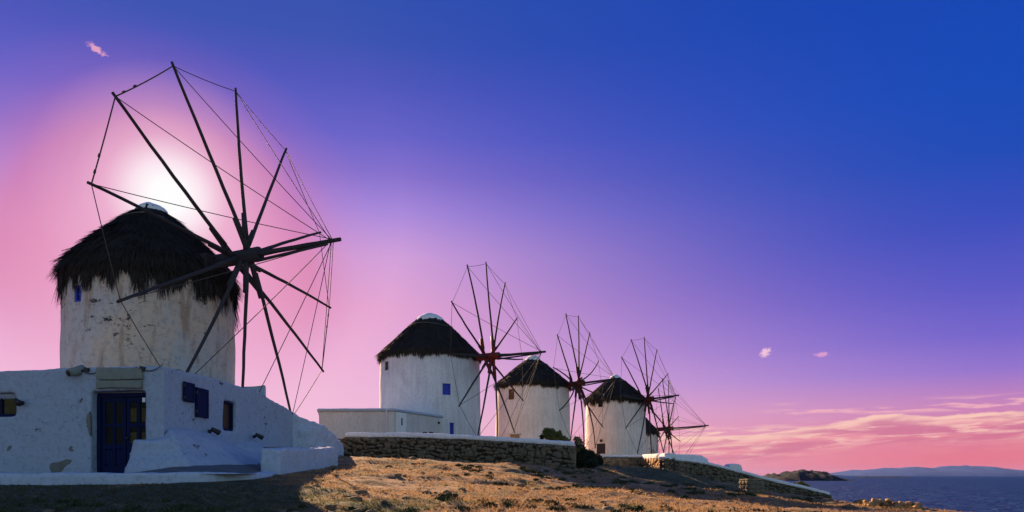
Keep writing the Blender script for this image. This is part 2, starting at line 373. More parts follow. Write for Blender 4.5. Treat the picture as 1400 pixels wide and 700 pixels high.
def tube_np(p0, p1, r0, r1, sides=8, segs=6, bend=None, jit=0.):
    p0 = Vector(p0); p1 = Vector(p1); ax = (p1 - p0).normalized(); u = ax.orthogonal().normalized(); w = ax.cross(u)
    V = []; Fc = []
    for i in range(segs + 1):
        t = i / segs; c = p0.lerp(p1, t)
        if bend is not None: c = c + Vector(bend) * (4 * t * (1 - t))
        if jit: c = c + (u * random.uniform(-jit, jit) + w * random.uniform(-jit, jit))
        r = (r0 + (r1 - r0) * t)
        for k in range(sides):
            a = 2 * math.pi * k / sides; V.append(c + (u * math.cos(a) + w * math.sin(a)) * r)
    for i in range(segs):
        for k in range(sides):
            Fc.append((i * sides + k, i * sides + (k + 1) % sides, (i + 1) * sides + (k + 1) % sides, (i + 1) * sides + k))
    V.append(p0); V.append(p1); a, b = len(V) - 2, len(V) - 1
    for k in range(sides):
        Fc.append((a, (k + 1) % sides, k)); Fc.append((b, segs * sides + k, segs * sides + (k + 1) % sides))
    return V, Fc
def tube(name, p0, p1, r0, r1, m, parent=None, loc=(0, 0, 0), **kw):
    L = Vector(loc); v, f = tube_np(Vector(p0) - L, Vector(p1) - L, r0, r1, **kw); return pyd(name, v, f, m, parent, None, True)

# ------------------------------------------------------------------ the hillside
SEA = -8.5
ctl = [P(*a) for a in ((-150, 663, 17), (0, 663, 17), (200, 662, 17), (340, 660, 17.4), (385, 652, 19.5), (0, 700, 13), (350, 700, 13.2), (700, 700, 14), (1000, 700, 16),
       (380, 649.5, 20.6), (455, 633, 27), (472, 627, 31), (472, 626.5, 36), (560, 627, 36), (640, 632, 35.6), (785, 642, 35), (560, 668, 20), (700, 668, 22), (850, 672, 24), (1000, 678, 28),
       (815, 638, 60), (878, 641, 61), (910, 642.5, 55.2), (960, 652, 57.5), (1015, 667, 58), (1098, 679, 59), (1135, 684, 60), (1028, 677.5, 50), (1165, 690, 52), (1165, 699, 26), (1255, 699, 45), (1320, 703, 33), (830, 654, 42), (950, 666, 42), (1165, 692, 45), (1213, 697.5, 46), (1213, 702, 55), (1165, 699, 62), (1090, 685, 50), (1060, 682, 42), (1262, 703, 40), (1120, 692, 36))]
ctl = [tuple(p) for p in ctl] + [(0, 0, -1.55), (-6, 6, -1.3), (6, 6, -1.5), (-14, 8, -1.1), (0, -20, -1.9), (-20, -20, -1), (20, -20, -3), (14, 16, -1.4), (20, 24, -2.3), (26, 36, -3.2), (-10, 22, .1), (-14, 24, .3), (-8, 29, .6), (-22, 20, .2), (-30, 30, 1),
       (-9, 33, .75), (-14, 40, 1), (-5, 44, 1.2), (2, 50, .9), (6, 70, .6), (12, 76, .2), (16, 92, -.8), (0, 100, -.5), (-30, 80, 0), (-60, 40, 0), (-60, -10, -1), (-40, 120, -3), (20, 110, -4), (28, 70, -4), (29, 55, -3.4)]
for a in ((34, 45), (36, 60), (38, 75), (33, 30), (30, 15), (32, 0), (36, -20), (36, 95)): ctl.append((*a, -7.0))
for a in ((48, 45), (52, 62), (52, 85), (46, 25), (46, 0), (52, -30), (46, 110), (30, 130), (0, 135), (-40, 140), (-90, 135)): ctl.append((*a, -12.0))
ctl = np.array(ctl, float)
def tps(d2): return np.where(d2 > 1e-9, d2 * np.log(d2 + 1e-12) * .5, 0)
def rbf_fit(C):
    X = C[:, :2]; n = len(X); K = tps(((X[:, None] - X[None]) ** 2).sum(-1)) + np.eye(n) * .15
    Pm = np.hstack([np.ones((n, 1)), X]); A = np.block([[K, Pm], [Pm.T, np.zeros((3, 3))]])
    return X, np.linalg.solve(A, np.concatenate([C[:, 2], np.zeros(3)]))
RX, RW = rbf_fit(ctl)
def ground_z(x, y):
    x = np.atleast_1d(np.asarray(x, float)); y = np.atleast_1d(np.asarray(y, float)); out = np.empty(len(x))
    for i in range(0, len(x), 20000):
        q = np.stack([x[i:i + 20000], y[i:i + 20000]], 1); d2 = ((q[:, None] - RX[None]) ** 2).sum(-1)
        out[i:i + 20000] = tps(d2) @ RW[:-3] + RW[-3] + q @ RW[-2:]
    return np.clip(out, -14, 3)
def vnoise(x, y, seed=0):       # value noise on arrays
    xi = np.floor(x).astype(np.int64); yi = np.floor(y).astype(np.int64); fx = x - xi; fy = y - yi
    fx = fx * fx * (3 - 2 * fx); fy = fy * fy * (3 - 2 * fy)
    def h(a, b):
        n = (a * 374761393 + b * 668265263 + seed * 1442695041) & 0x7fffffff; n = ((n ^ (n >> 13)) * 1274126177) & 0x7fffffff
        return ((n ^ (n >> 16)) & 0xffff) / 65535.
    return (h(xi, yi) * (1 - fx) + h(xi + 1, yi) * fx) * (1 - fy) + (h(xi, yi + 1) * (1 - fx) + h(xi + 1, yi + 1) * fx) * fy
def rough_z(x, y):
    far = np.clip((y - 12) / 40, .0, 1)
    z = (vnoise(x * .4, y * .4, 1) - .5) * .18 + (vnoise(x * 1.3, y * 1.3, 2) - .5) * .075 + (vnoise(x * 3.1, y * 3.1, 3) - .5) * .06 + (vnoise(x * 6.5, y * 6.5, 4) - .5) * .045
    z += np.clip(vnoise(x * .8 + 9, y * 1.1, 5) - .72, 0, 1) * .5 * (.4 + far)
    k = np.ones_like(z)
    for (cx, cy, r) in ((-11, 18.5, 7.2),): k *= np.clip((np.hypot((x - cx), (y - cy) * 1.0) - r * .6) / (r * .4), .25, 1)
    return z * k
def terrain():
    xs = np.concatenate([np.linspace(-120, -22, 22), np.arange(-21, 30, .17), np.linspace(30.2, 60, 40)])
    ys = np.concatenate([np.linspace(-45, 9, 24), np.arange(9.3, 66, .19), np.linspace(66.4, 140, 50)])
    gx, gy = np.meshgrid(xs, ys); x = gx.ravel(); y = gy.ravel(); z = ground_z(x, y) + rough_z(x, y)
    nx = len(xs); i = np.arange(len(ys) - 1)[:, None] * nx + np.arange(nx - 1)[None]; i = i.ravel()
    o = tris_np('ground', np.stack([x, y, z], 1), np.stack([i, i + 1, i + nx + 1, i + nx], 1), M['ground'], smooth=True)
    kind(o, 'structure', 'dry rocky hillside sloping down towards the sea', 'ground')
terrain()
def gz(x, y): return float(ground_z(x, y)[0] + rough_z(np.array([x]), np.array([y]))[0])

# sea, headland, far mountains
ys = np.concatenate([[-300, -50], np.geomspace(20, 30000, 40)])
sv = []; sf = []
for i, y in enumerate(ys):
    w = max(400, y * 1.6)
    for k in range(9): sv.append((-w + 2 * w * k / 8, y, SEA))
for i in range(len(ys) - 1):
    for k in range(8): a = i * 9 + k; sf.append((a, a + 1, a + 10, a + 9))
kind(pyd('sea', sv, sf, M['sea']), 'structure', 'dark blue wind ruffled sea reaching the horizon', 'sea')
def ridge(name, prof, Y, depth, m, rough, seed, n=160, rows=26, label='', cat=''):
    px = np.linspace(prof[0][0], prof[-1][0], n); top = np.interp(px, [a for a, b in prof], [b for a, b in prof])
    V = []; Fc = []
    for j in range(rows):
        t = j / (rows - 1); yy = Y + depth * (t - .5)
        for i in range(n):
            h = max(0, (650 - top[i]) / F * Y - SEA); prof_t = math.sin(math.pi * min(1, max(0, t))) ** .8
            x = (px[i] - 700) / F * Y
            k = 1 + rough * (noise.fractal(Vector((x / depth * 9, t * 5, seed)), .9, 2.1, 6) if t < .98 else 0)
            V.append((x, yy, SEA - 2 + (h + 2) * prof_t * max(.05, k)))
    for j in range(rows - 1):
        for i in range(n - 1): a = j * n + i; Fc.append((a, a + 1, a + n + 1, a + n))
    kind(pyd(name, V, Fc, m, smooth=True), 'structure', label, cat)
ridge('headland', [(1044, 656.6), (1048, 652), (1056, 648), (1068, 647), (1080, 645), (1092, 645), (1100, 643.5), (1112, 644), (1122, 646), (1130, 650), (1138, 652), (1148, 655), (1154, 656.7)], 1250, 150, M['headland'], .34, 3.1, label='low dark rocky headland jutting into the sea', cat='headland')
ridge('islet', [(1168, 653.0), (1180, 651.5), (1195, 652.2), (1215, 651.6), (1235, 652), (1252, 653.0)], 2900, 90, M['headland'], .2, 8.1, 60, 10, 'flat dark islet lying off the headland', 'islet')
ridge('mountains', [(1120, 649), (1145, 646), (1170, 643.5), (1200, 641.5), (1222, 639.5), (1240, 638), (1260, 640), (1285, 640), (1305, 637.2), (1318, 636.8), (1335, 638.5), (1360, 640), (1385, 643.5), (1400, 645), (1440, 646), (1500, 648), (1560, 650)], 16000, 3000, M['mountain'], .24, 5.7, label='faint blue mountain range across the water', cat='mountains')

# terrace behind the stone walls, on which the mills stand
def terrace():
    fr = [(-30, 33, 1.6), (-14, 34, 1.75), (-8.4, 36.3, 1.78), (-3, 36.1, 1.72), (2.9, 35.3, 1.45), (3.3, 40, 1.5), (4.6, 52, 1.5), (6.6, 61.6, 1.45), (10.75, 61.9, 1.35), (11.7, 56.3, 1.2), (16, 58.6, .55), (20, 59.2, -.35), (25.6, 60.3, -1.7)]
    bk = [(-40, 100, .5), (-28, 100, 1), (-20, 100, 1.2), (-12, 100, 1.2), (-4, 100, 1.0), (0, 100, .8), (4, 100, .6), (9, 100, 0), (13, 100, -.6), (17, 98, -1.2), (22, 95, -2), (27, 88, -3), (31, 80, -4.5)]
    cx = {(-30): 0}
    n = 22; V = []; Fc = []; m = len(fr)
    for j in range(n + 1):
        t = j / n
        for i in range(m):
            a = Vector(fr[i]); b = Vector(bk[i]); p = a.lerp(b, t)
            hump = .85 * math.exp(-((p.y - 58) / 16) ** 2) * math.exp(-((p.x - 1 - (p.y - 55) * .3) / 9) ** 2)
            p.z += hump * min(1, t * 6) + .05 * noise.noise(p * .7) * (t > 0); V.append(p)
    for j in range(n):
        for i in range(m - 1): a = j * m + i; Fc.append((a, a + 1, a + m + 1, a + m))
    k = len(V)
    for i in range(m): V.append(Vector(fr[i]) - Vector((0, 0, 4)))
    for i in range(m - 1): Fc.append((k + i, k + i + 1, i + 1, i))
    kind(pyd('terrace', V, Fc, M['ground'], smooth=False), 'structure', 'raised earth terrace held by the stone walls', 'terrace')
terrace()

# ------------------------------------------------------------------ windmills
def blades(base, dirv, width, normal=None, taper=.3):
    """numpy: thin straw quads. base (n,3), dirv (n,3), width (n,)"""
    n = len(base); d = dirv / np.linalg.norm(dirv, axis=1, keepdims=True)
    side = np.cross(d, rng.normal(size=(n, 3)) if normal is None else normal); side /= np.linalg.norm(side, axis=1, keepdims=True) + 1e-9
    w = width[:, None] * .5; tip = base + dirv
    V = np.stack([base - side * w, base + side * w, tip + side * w * taper, tip - side * w * taper], 1).reshape(-1, 3)
    i = np.arange(n)[:, None] * 4 + np.arange(4)[None]; return V, i
def ray_cyl(px, py, cx, cy, r):
    d = Vector(((px - 700) / F, 1)); a = d.dot(d); b = -2 * (d.x * cx + d.y * cy); c = cx * cx + cy * cy - r * r
    Y = (-b - math.sqrt(max(0, b * b - 4 * a * c))) / (2 * a); p = P(px, py, Y); return p
def windmill(label, cx, cy, bz, r0, r1, prof, cap, hub, az, tilt, spars, off, bow, wallm, hubm, wins, strands, fringe=.45, sway=.0, big=False, lw=1.0):
    base = Vector((cx, cy, bz)); root = tag(empty('windmill', base), label, 'windmill', 'windmills along the hilltop')
    ez = prof[0][1]
    # tower, with window openings cut in
    n, rows = 96, 36; bm = bmesh.new(); rings = []
    for j in range(rows + 1):
        z = bz - .6 + (ez + .08 - bz + .6) * j / rows; t = (z - bz) / (ez - bz); rr = r0 + (r1 - r0) * t; ring = []
        for k in range(n):
            a = 2 * math.pi * k / n; q = Vector((math.cos(a) * 2.2, math.sin(a) * 2.2, z * .8 + cx))
            r = rr + .035 * noise.noise(q) + .012 * noise.noise(q * 3.3)
            ring.append(bm.verts.new((cx + r * math.cos(a), cy + r * math.sin(a), z)))
        rings.append(ring)
    for j in range(rows):
        for k in range(n): bm.faces.new((rings[j][k], rings[j][(k + 1) % n], rings[j + 1][(k + 1) % n], rings[j + 1][k]))
    bm.faces.new(rings[-1]); bm.faces.new(rings[0][::-1]); bmesh.ops.recalc_face_normals(bm, faces=bm.faces)
    boxes = []; info = []
    for (px, py, w, h, km, style) in wins:
        rr = r0 + (r1 - r0) * .6; p = ray_cyl(px, py, cx, cy, rr); a = math.atan2(p.y - cy, p.x - cx)
        rot = Matrix.Rotation(a, 4, 'Z'); boxes.append(box_bm(p, (.5, w, h), rotm=rot)); info.append((p, a, rot, w, h, km, style))
    tb = cut(bm, boxes) if boxes else bm
    bmesh.ops.translate(tb, vec=-base, verts=tb.verts); tw = bm_obj('tower', tb, wallm, root, None, True)
    try: tw.data.set_sharp_from_angle(angle=R(35))
    except Exception: pass
    for (p, a, rot, w, h, km, style) in info:
        out = Vector((math.cos(a), math.sin(a), 0)); c = p - base - out * .12
        fb = bmesh.new()
        for dx, dz, sx, sz in ((-w / 2 + .035, 0, .07, h), (w / 2 - .035, 0, .07, h), (0, h / 2 - .035, w, .07), (0, -h / 2 + .035, w, .07)):
            b = box_bm(c + rot @ Vector((0, dx, dz)), (.08, sx, sz - (.002 if sx > .07 else .14)), rotm=rot); me = bpy.data.meshes.new('t'); b.to_mesh(me); b.free(); fb.from_mesh(me); bpy.data.meshes.remove(me)
        if style == 'door': nm, fm = 'door', km
        else: nm, fm = 'window', km
        wf = bm_obj(nm, fb, fm, root)
        bm_obj('panel' if style in ('door', 'shutter') else 'pane', box_bm(c - out * .05, (.04, w - .1, h - .1), rotm=rot), km if style in ('door', 'shutter') else M['glass'], wf)
        if style == 'window':
            bm_obj('glazing_bar', box_bm(c - out * .012, (.03, .04, h - .15), rotm=rot), fm, wf); bm_obj('glazing_bar', box_bm(c - out * .010, (.03, w - .15, .04), rotm=rot), fm, wf)
        else: bm_obj('glazing_bar' if style == 'slit' else 'batten', box_bm(c - out * .015, (.035, w - .16, .06), rotm=rot), fm, wf)
    # thatched roof
    pr = np.array(prof); L = np.concatenate([[0], np.cumsum(np.hypot(*np.diff(pr, axis=0).T))]); T = L[-1]
    def rp(t): return np.interp(t * T, L, pr[:, 0]), np.interp(t * T, L, pr[:, 1])
    rows = 26; V = []; Fc = []; n = 80
    for j in range(rows + 1):
        rr, zz = rp(j / rows)
        for k in range(n):
            a = 2 * math.pi * k / n; q = Vector((math.cos(a) * 3, math.sin(a) * 3, zz * 1.4 + cx)); s = .13 * noise.noise(q) + .07 * noise.noise(q * 2.7)
            V.append((rr * math.cos(a) * (1 + .0 * s) + s * math.cos(a), rr * math.sin(a) + s * math.sin(a), zz - bz + s * .5))
    for j in range(rows):
        for k in range(n): Fc.append((j * n + k, j * n + (k + 1) % n, (j + 1) * n + (k + 1) % n, (j + 1) * n + k))
    Fc.append(tuple(range(n))[::-1]); Fc.append(tuple(rows * n + k for k in range(n)))
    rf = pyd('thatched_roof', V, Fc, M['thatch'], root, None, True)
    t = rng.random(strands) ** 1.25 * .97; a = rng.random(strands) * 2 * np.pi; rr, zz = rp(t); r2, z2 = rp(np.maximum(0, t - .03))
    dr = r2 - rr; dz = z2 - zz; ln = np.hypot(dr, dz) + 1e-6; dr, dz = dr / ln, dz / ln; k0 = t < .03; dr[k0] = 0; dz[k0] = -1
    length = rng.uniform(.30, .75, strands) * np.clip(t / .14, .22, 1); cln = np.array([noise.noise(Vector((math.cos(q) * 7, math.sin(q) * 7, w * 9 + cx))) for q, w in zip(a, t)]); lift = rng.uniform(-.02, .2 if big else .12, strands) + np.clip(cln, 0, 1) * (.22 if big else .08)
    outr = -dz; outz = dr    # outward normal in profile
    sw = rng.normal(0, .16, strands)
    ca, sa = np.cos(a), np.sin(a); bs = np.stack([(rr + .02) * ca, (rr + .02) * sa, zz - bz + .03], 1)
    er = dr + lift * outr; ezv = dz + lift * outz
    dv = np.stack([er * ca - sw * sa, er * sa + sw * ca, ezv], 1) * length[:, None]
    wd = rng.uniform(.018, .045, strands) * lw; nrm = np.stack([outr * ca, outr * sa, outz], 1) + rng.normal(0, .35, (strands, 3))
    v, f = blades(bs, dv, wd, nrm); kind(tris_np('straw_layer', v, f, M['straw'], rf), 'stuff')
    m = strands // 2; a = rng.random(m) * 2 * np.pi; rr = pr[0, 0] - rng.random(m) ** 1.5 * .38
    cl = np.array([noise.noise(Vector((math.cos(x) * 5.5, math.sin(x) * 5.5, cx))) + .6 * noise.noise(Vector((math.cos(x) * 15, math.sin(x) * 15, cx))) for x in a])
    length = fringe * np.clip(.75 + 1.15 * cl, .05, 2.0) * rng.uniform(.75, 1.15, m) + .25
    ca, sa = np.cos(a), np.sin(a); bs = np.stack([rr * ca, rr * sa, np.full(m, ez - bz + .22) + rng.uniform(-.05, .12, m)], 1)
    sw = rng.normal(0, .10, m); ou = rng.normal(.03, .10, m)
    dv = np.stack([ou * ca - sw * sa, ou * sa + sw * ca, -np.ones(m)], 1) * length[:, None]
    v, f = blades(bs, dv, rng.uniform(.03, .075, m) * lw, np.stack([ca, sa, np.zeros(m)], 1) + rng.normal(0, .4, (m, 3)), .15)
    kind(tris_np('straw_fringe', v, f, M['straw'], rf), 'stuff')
    # plaster cap and hoop ropes
    cr, ch = cap; zt = prof[-1][1] - .12; V = []; Fc = []; n = 32; pl = [(cr * 1.0, 0), (cr * .97, ch * .25), (cr * .8, ch * .55), (cr * .5, ch * .82), (cr * .2, ch * .97)]
    for r, z in pl:
        for k in range(n): x = 2 * math.pi * k / n; V.append((r * math.cos(x), r * math.sin(x), zt + z - bz + .02 * math.sin(3 * x)))
    for j in range(len(pl) - 1):
        for k in range(n): Fc.append((j * n + k, j * n + (k + 1) % n, (j + 1) * n + (k + 1) % n, (j + 1) * n + k))
    V.append((0, 0, zt + ch - bz)); Fc += [((len(pl) - 1) * n + k, (len(pl) - 1) * n + (k + 1) % n, len(V) - 1) for k in range(n)]
    pyd('roof_cap', V, Fc, M['cap'], rf, None, True)
    for tt in (.80,):
        r, z = rp(tt); r = float(r) + .09; V = []; Fc = []; n = 48
        for k in range(n):
            x = 2 * math.pi * k / n; rk = r + .03 * math.sin(5 * x); zk = float(z) - bz + .05 + .06 * math.sin(3 * x + cx)
            for q in range(4): V.append(((rk + .022 * math.cos(q * math.pi / 2)) * math.cos(x), (rk + .022 * math.cos(q * math.pi / 2)) * math.sin(x), zk + .022 * math.sin(q * math.pi / 2)))
        for k in range(n):
            for q in range(4): Fc.append((k * 4 + q, ((k + 1) % n) * 4 + q, ((k + 1) % n) * 4 + (q + 1) % 4, k * 4 + (q + 1) % 4))
        pyd('hoop_rope', V, Fc, M['grey_wood'], rf, None, True)
    # sail wheel
    A = R(az); Tl = R(tilt); nn = Vector((math.cos(A) * math.cos(Tl), math.sin(A) * math.cos(Tl), math.sin(Tl)))
    ee = Vector((0, 0, 1)).cross(nn).normalized(); up = nn.cross(ee); H = Vector(hub)
    back = H - nn * (math.hypot(H.x - cx, H.y - cy) - 1.0)
    v, f = tube_np(back - base, H + nn * .75 - base, .23, .25, 10, 5); hubo = pyd('sail_wheel', v, f, hubm, root, None, False)
    tips = []
    for i, (ang, rad) in enumerate(spars):
        a = R(ang); d = ee * math.cos(a) + up * math.sin(a); ax = ((i * 5) % 6 - 2.5) * .13
        s0 = H + nn * ax + d * .1; tip = H + nn * off + d * rad; tips.append(tip); dd = (tip - s0).normalized()
        tube('hub_arm', s0, s0 + dd * random.uniform(1.15, 1.45), .115, .09, hubm, hubo, base, sides=6, segs=3)
        b = d.cross(nn) * random.uniform(-1, 1) * (.05 + sway) + nn * random.uniform(-.3, 1) * sway
        tube('spar', s0 + dd * .5 + nn * .06, tip + dd * .12, .070, .043, M['wood'], hubo, base, sides=8, segs=10, bend=b, jit=.008)
    bt = H + nn * bow; tube('bowsprit', H + nn * .5, bt, .10, .07, M['wood'], hubo, base, sides=8, segs=8, jit=.006)
    tube('bowsprit_brace', H + nn * .6 + up * -.22, bt - nn * .5 + up * -.08, .055, .045, M['wood'], hubo, base, sides=6, segs=6)
    ba = bt - nn * .3; rr = .0135
    for i in range(12):
        p, q = tips[i], tips[(i + 1) % 12]; fat = (i in (0, 11, 5)) and big
        tube('rim_rope', p, q, rr * (1.5 if fat else 1), rr * (1.5 if fat else 1), M['rope'], hubo, base, sides=5, segs=6, bend=Vector((0, 0, -.04)))
        tube('stay_rope', p, ba + Vector((random.uniform(-.05, .05), 0, random.uniform(-.06, .06))), rr, rr, M['rope'], hubo, base, sides=5, segs=6, bend=Vector((0, 0, -.05)))
        if fat:
            for tk in (.12, .3): tube('rope_knot', p.lerp(q, tk), p.lerp(q, tk + .035), .035, .03, M['rope'], hubo, base, sides=6, segs=2)
    if big:   # boarded housing where the shaft leaves the roof
        o = nn.copy(); o.z = 0; o.normalize(); sd = Vector((-o.y, o.x, 0))
        hs = None
        for k in range(6):
            c = Vector((cx, cy, 0)) + o * 2.70 + sd * ((k - 2.5) * .19); c.z = 6.95
            b = box_bm(c - base, (.34, .175, 1.35 + random.uniform(-.06, .06)), rotz=math.atan2(o.y, o.x), bevel=.012)
            if hs is None: hs = bm_obj('shaft_housing', b, M['wood'], root)
            else: bm_obj('board', b, M['wood'], hs)
    return root
W1 = [(147.6, 6.0), (116.5, 5.98), (86.3, 6.06), (57.4, 6.1), (25.2, 6.01), (-4.5, 5.89), (-32.8, 5.97), (-63.3, 6.01), (-93.3, 6.0), (-123.3, 6.0), (-153.2, 5.9), (176.8, 6.06)]
W2 = [(124.2, 6.11), (95.6, 6.0), (64.5, 5.98), (36.0, 5.8), (6.3, 5.68), (-23.0, 6.06), (-51.4, 6.05), (-83.7, 6.0), (-113.7, 6.0), (-143.1, 6.07), (-173.2, 6.01), (157.3, 6.11)]
W3 = [(145.0, 5.81), (114.5, 6.01), (84.7, 5.91), (56.3, 5.91), (26.7, 5.86), (-4.3, 6.0), (-34.0, 6.13), (-64.3, 6.0), (-94.3, 6.0), (-124.3, 6.0), (-153.3, 6.1), (174.9, 6.14)]
W4 = [(147.4, 6.16), (119.5, 6.0), (90.5, 5.87), (61.3, 5.8), (30.0, 5.97), (0.9, 6.32), (-30.3, 6.0), (-60.3, 6.0), (-90.3, 6.0), (-121.1, 6.01), (-150.0, 6.01), (-179.0, 5.88)]
W5 = [(135 - 30 * i + (3 if i % 3 else -2), 5.9 + .1 * (i % 2)) for i in range(12)]
windmill('largest weathered windmill with stained tan plaster, standing behind the blue doored house', -13.02, 27.2, .4, 2.88, 2.80,
         [(2.86, 6.68), (2.84, 7.05), (2.62, 7.45), (2.18, 7.90), (1.88, 8.22), (.95, 9.06), (.52, 9.44), (.44, 9.58)], (.56, .36), (-9.37, 26.107, 7.564), -17.77, 3.73, W1, -.16, 3.89,
         M['mill_old'], M['wood'], [(104.5, 401, .34, .55, M['blue'], 'window')], 20000, .72, .02, True)
windmill('white windmill with bright red wheel hub and small blue window behind the annex', -5.58, 51.3, 1.6, 3.46, 3.36,
         [(3.48, 7.85), (3.44, 8.08), (3.15, 8.36), (1.9, 9.58), (.90, 10.55)], (.98, .62), (-1.527, 49.747, 7.85), -22.15, 1.09, W2, .17, 3.98,
         M['mill'], M['red'], [(610.8, 532, .56, .74, M['blue'], 'shutter'), (527.5, 500, .5, .6, M['grey_wood'], 'window'), (617.5, 587, .30, .85, M['blue'], 'door')], 7000, .26, .06, lw=1.5)
windmill('white windmill with brown shuttered window, standing above the shrub at the wall end', 1.85, 66.7, 1.6, 3.36, 3.20,
         [(3.36, 7.75), (3.30, 7.98), (3.0, 8.24), (1.7, 9.32), (.62, 10.2)], (.70, .60), (5.541, 64.917, 7.883), -25.24, 4.15, W3, .41, 3.79,
         M['mill_warm'], M['maroon'], [(698.5, 539, .58, .9, M['brown_wood'], 'shutter')], 5500, .28, .26, lw=1.8)
windmill('white windmill with a dark ground floor doorway with a lamp above it', 10.1, 73.6, 1.2, 2.98, 2.86,
         [(3.02, 7.15), (2.98, 7.36), (2.70, 7.62), (1.55, 8.62), (.5, 9.5)], (.58, .48), (12.787, 71.778, 7.226), -34.45, 3.79, W4, .2, 3.29,
         M['mill_warm'], M['maroon'], [(821.5, 613.5, .95, .98, M['wood'], 'door'), (820.5, 552.5, .5, .55, M['wood'], 'window')], 5500, .34, .03, lw=1.8)
windmill('half hidden windmill with patchy bare stone wall, farthest down the row', 14.8, 91.3, -1.0, 2.95, 2.85,
         [(2.95, 4.95), (2.97, 5.15), (2.6, 5.6), (1.4, 6.9), (.5, 7.7)], (.55, .4), (18.42, 89.6, 5.55), -25, 3, W5, .2, 4.9,
         M['mill_patchy'], M['maroon'], [], 4000, .35, .03, lw=1.8)

# ------------------------------------------------------------------ the house in front of the first mill
HX = [(-18.5, 20.0), (-13.3, 19.85), (-10.2, 19.5), (-8.95, 19.35)]           # front wall line
RXL = [(-8.95, 19.35), (-8.82, 21.4), (-8.75, 23.3), (-8.55, 26.0), (-8.3, 28.7)]   # side wall line
def on_line(line, px):
    k = (px - 700) / F
    for (a, b) in zip(line, line[1:]):
        fa = a[0] - k * a[1]; fb = b[0] - k * b[1]
        if fa * fb <= 0: t = fa / (fa - fb); return (a[0] + (b[0] - a[0]) * t, a[1] + (b[1] - a[1]) * t)
    return line[-1]
HB = Vector((-12.5, 19.6, 0)); house = tag(empty('house', HB), 'low limewashed house with navy double door and sloped plaster base', 'house')
def hloc(p): return Vector(p) - HB
def zat(px, py, line): q = on_line(line, px); return (*q, (650 - py) / F * q[1])
fp = [(-18.5, 20.0, 2.76)] + [zat(px, py, HX) for px, py in ((0, 507), (40, 505), (80, 503), (140, 501.5), (195, 500), (222, 500.5))] + [(-8.95, 19.35, 2.80)]
f_bm = strip_bm([(a, b) for a, b, c in fp], [(a, b + .5) for a, b, c in fp], [-.4] * len(fp), [c for a, b, c in fp])
def wbox(line, x0, x1, y0, y1, dep, nrm):
    a = Vector(zat(x0, y1, line)); b = Vector(zat(x1, y1, line)); zt = Vector(zat((x0 + x1) / 2, y0, line)).z; zb = (a.z + b.z) / 2
    d = (b - a); d.z = 0; w = d.length; d.normalize(); o = Vector((d.y, -d.x, 0)); c = (a + b) / 2; c.z = (zt + zb) / 2
    return c, d, o, w, zt - zb, Matrix(((d.x, o.x, 0, 0), (d.y, o.y, 0, 0), (0, 0, 1, 0), (0, 0, 0, 1)))
DO = wbox(HX, 124, 203, 534, 650, 0, 0); WI = wbox(HX, -32, 21, 537, 569, 0, 0); WR = wbox(RXL, 306.5, 324, 549, 589, 0, 0)
S1 = wbox(RXL, 249, 263, 523, 549.5, 0, 0); S2 = wbox(RXL, 265.5, 282, 531, 571, 0, 0)
f_bm = cut(f_bm, [box_bm(c, (w, 1.6, h), rotm=m) for c, d, o, w, h, m in (DO, WI)])
sp = [(-8.95, 19.36, 2.80)] + [zat(px, py, RXL) for px, py in ((261, 509), (288.6, 516), (313.7, 523), (332, 529), (346, 532), (357, 537), (366, 543), (380, 551), (392, 557))] + [(-8.3, 28.7, 2.40)]
s_bm = strip_bm([(a, b) for a, b, c in sp], [(a - .5, b + .02) for a, b, c in sp], [-.4] * len(sp), [c for a, b, c in sp])
s_bm = cut(s_bm, [box_bm(WR[0], (WR[3], .5, WR[4]), rotm=WR[5])])
me = bpy.data.meshes.new('t'); s_bm.to_mesh(me); s_bm.free(); f_bm.from_mesh(me); bpy.data.meshes.remove(me)
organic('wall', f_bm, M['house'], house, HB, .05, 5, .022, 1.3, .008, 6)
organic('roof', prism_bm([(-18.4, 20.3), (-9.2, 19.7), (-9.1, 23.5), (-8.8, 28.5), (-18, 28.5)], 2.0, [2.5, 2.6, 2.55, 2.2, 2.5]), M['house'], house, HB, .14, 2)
organic('parapet', strip_bm([tuple(P(x, 0, 27.0).xy) for x in (318, 345, 363.5)], [tuple(P(x, 0, 27.7).xy) for x in (318, 345, 363.5)], [2] * 3, [(650 - y) / F * 27 for y in (529.5, 528, 525.5)]), M['house'], house, HB, .06, 3)
tal = [((-9.38, 19.45, .93), (-9.47, 18.75, .90), (-9.60, 18.42, -.02)), ((-9.05, 19.4, .98), (-9.02, 18.8, .88), (-8.98, 18.5, .16)), ((-8.8, 19.35, 1.22), (-8.58, 19.1, 1.05), (-8.0, 18.7, .22)), ((-8.75, 20.4, 1.27), (-8.5, 20.3, 1.1), (-7.7, 19.9, .25)),
       ((-8.7, 21.7, 1.2), (-8.4, 21.6, 1.0), (-7.4, 21.2, .25)), ((-8.65, 23.4, .98), (-8.4, 23.4, .82), (-7.4, 23.2, .3)), ((-8.5, 24.8, 1.18), (-8.25, 24.7, .98), (-7.4, 24.5, .38)), ((-8.4, 26.2, 1.02), (-8.2, 26.2, .85), (-7.5, 26.1, .45)), ((-8.35, 27.4, .85), (-8.2, 27.4, .75), (-7.8, 27.3, .5))]
bm = bmesh.new(); rows = []
for a, b, c in tal:
    a = Vector(a); b = Vector(b); c = Vector(c); ins = (a - c); ins.z = 0; ins.normalize(); a2 = a + ins * .25
    mid = b.lerp(c, .5) + Vector((-ins.x, -ins.y, 0)) * -.10
    rows.append([bm.verts.new(p) for p in (a2, a, b, mid, c, Vector((c.x, c.y, -.5)), Vector((a2.x, a2.y, -.5)))])
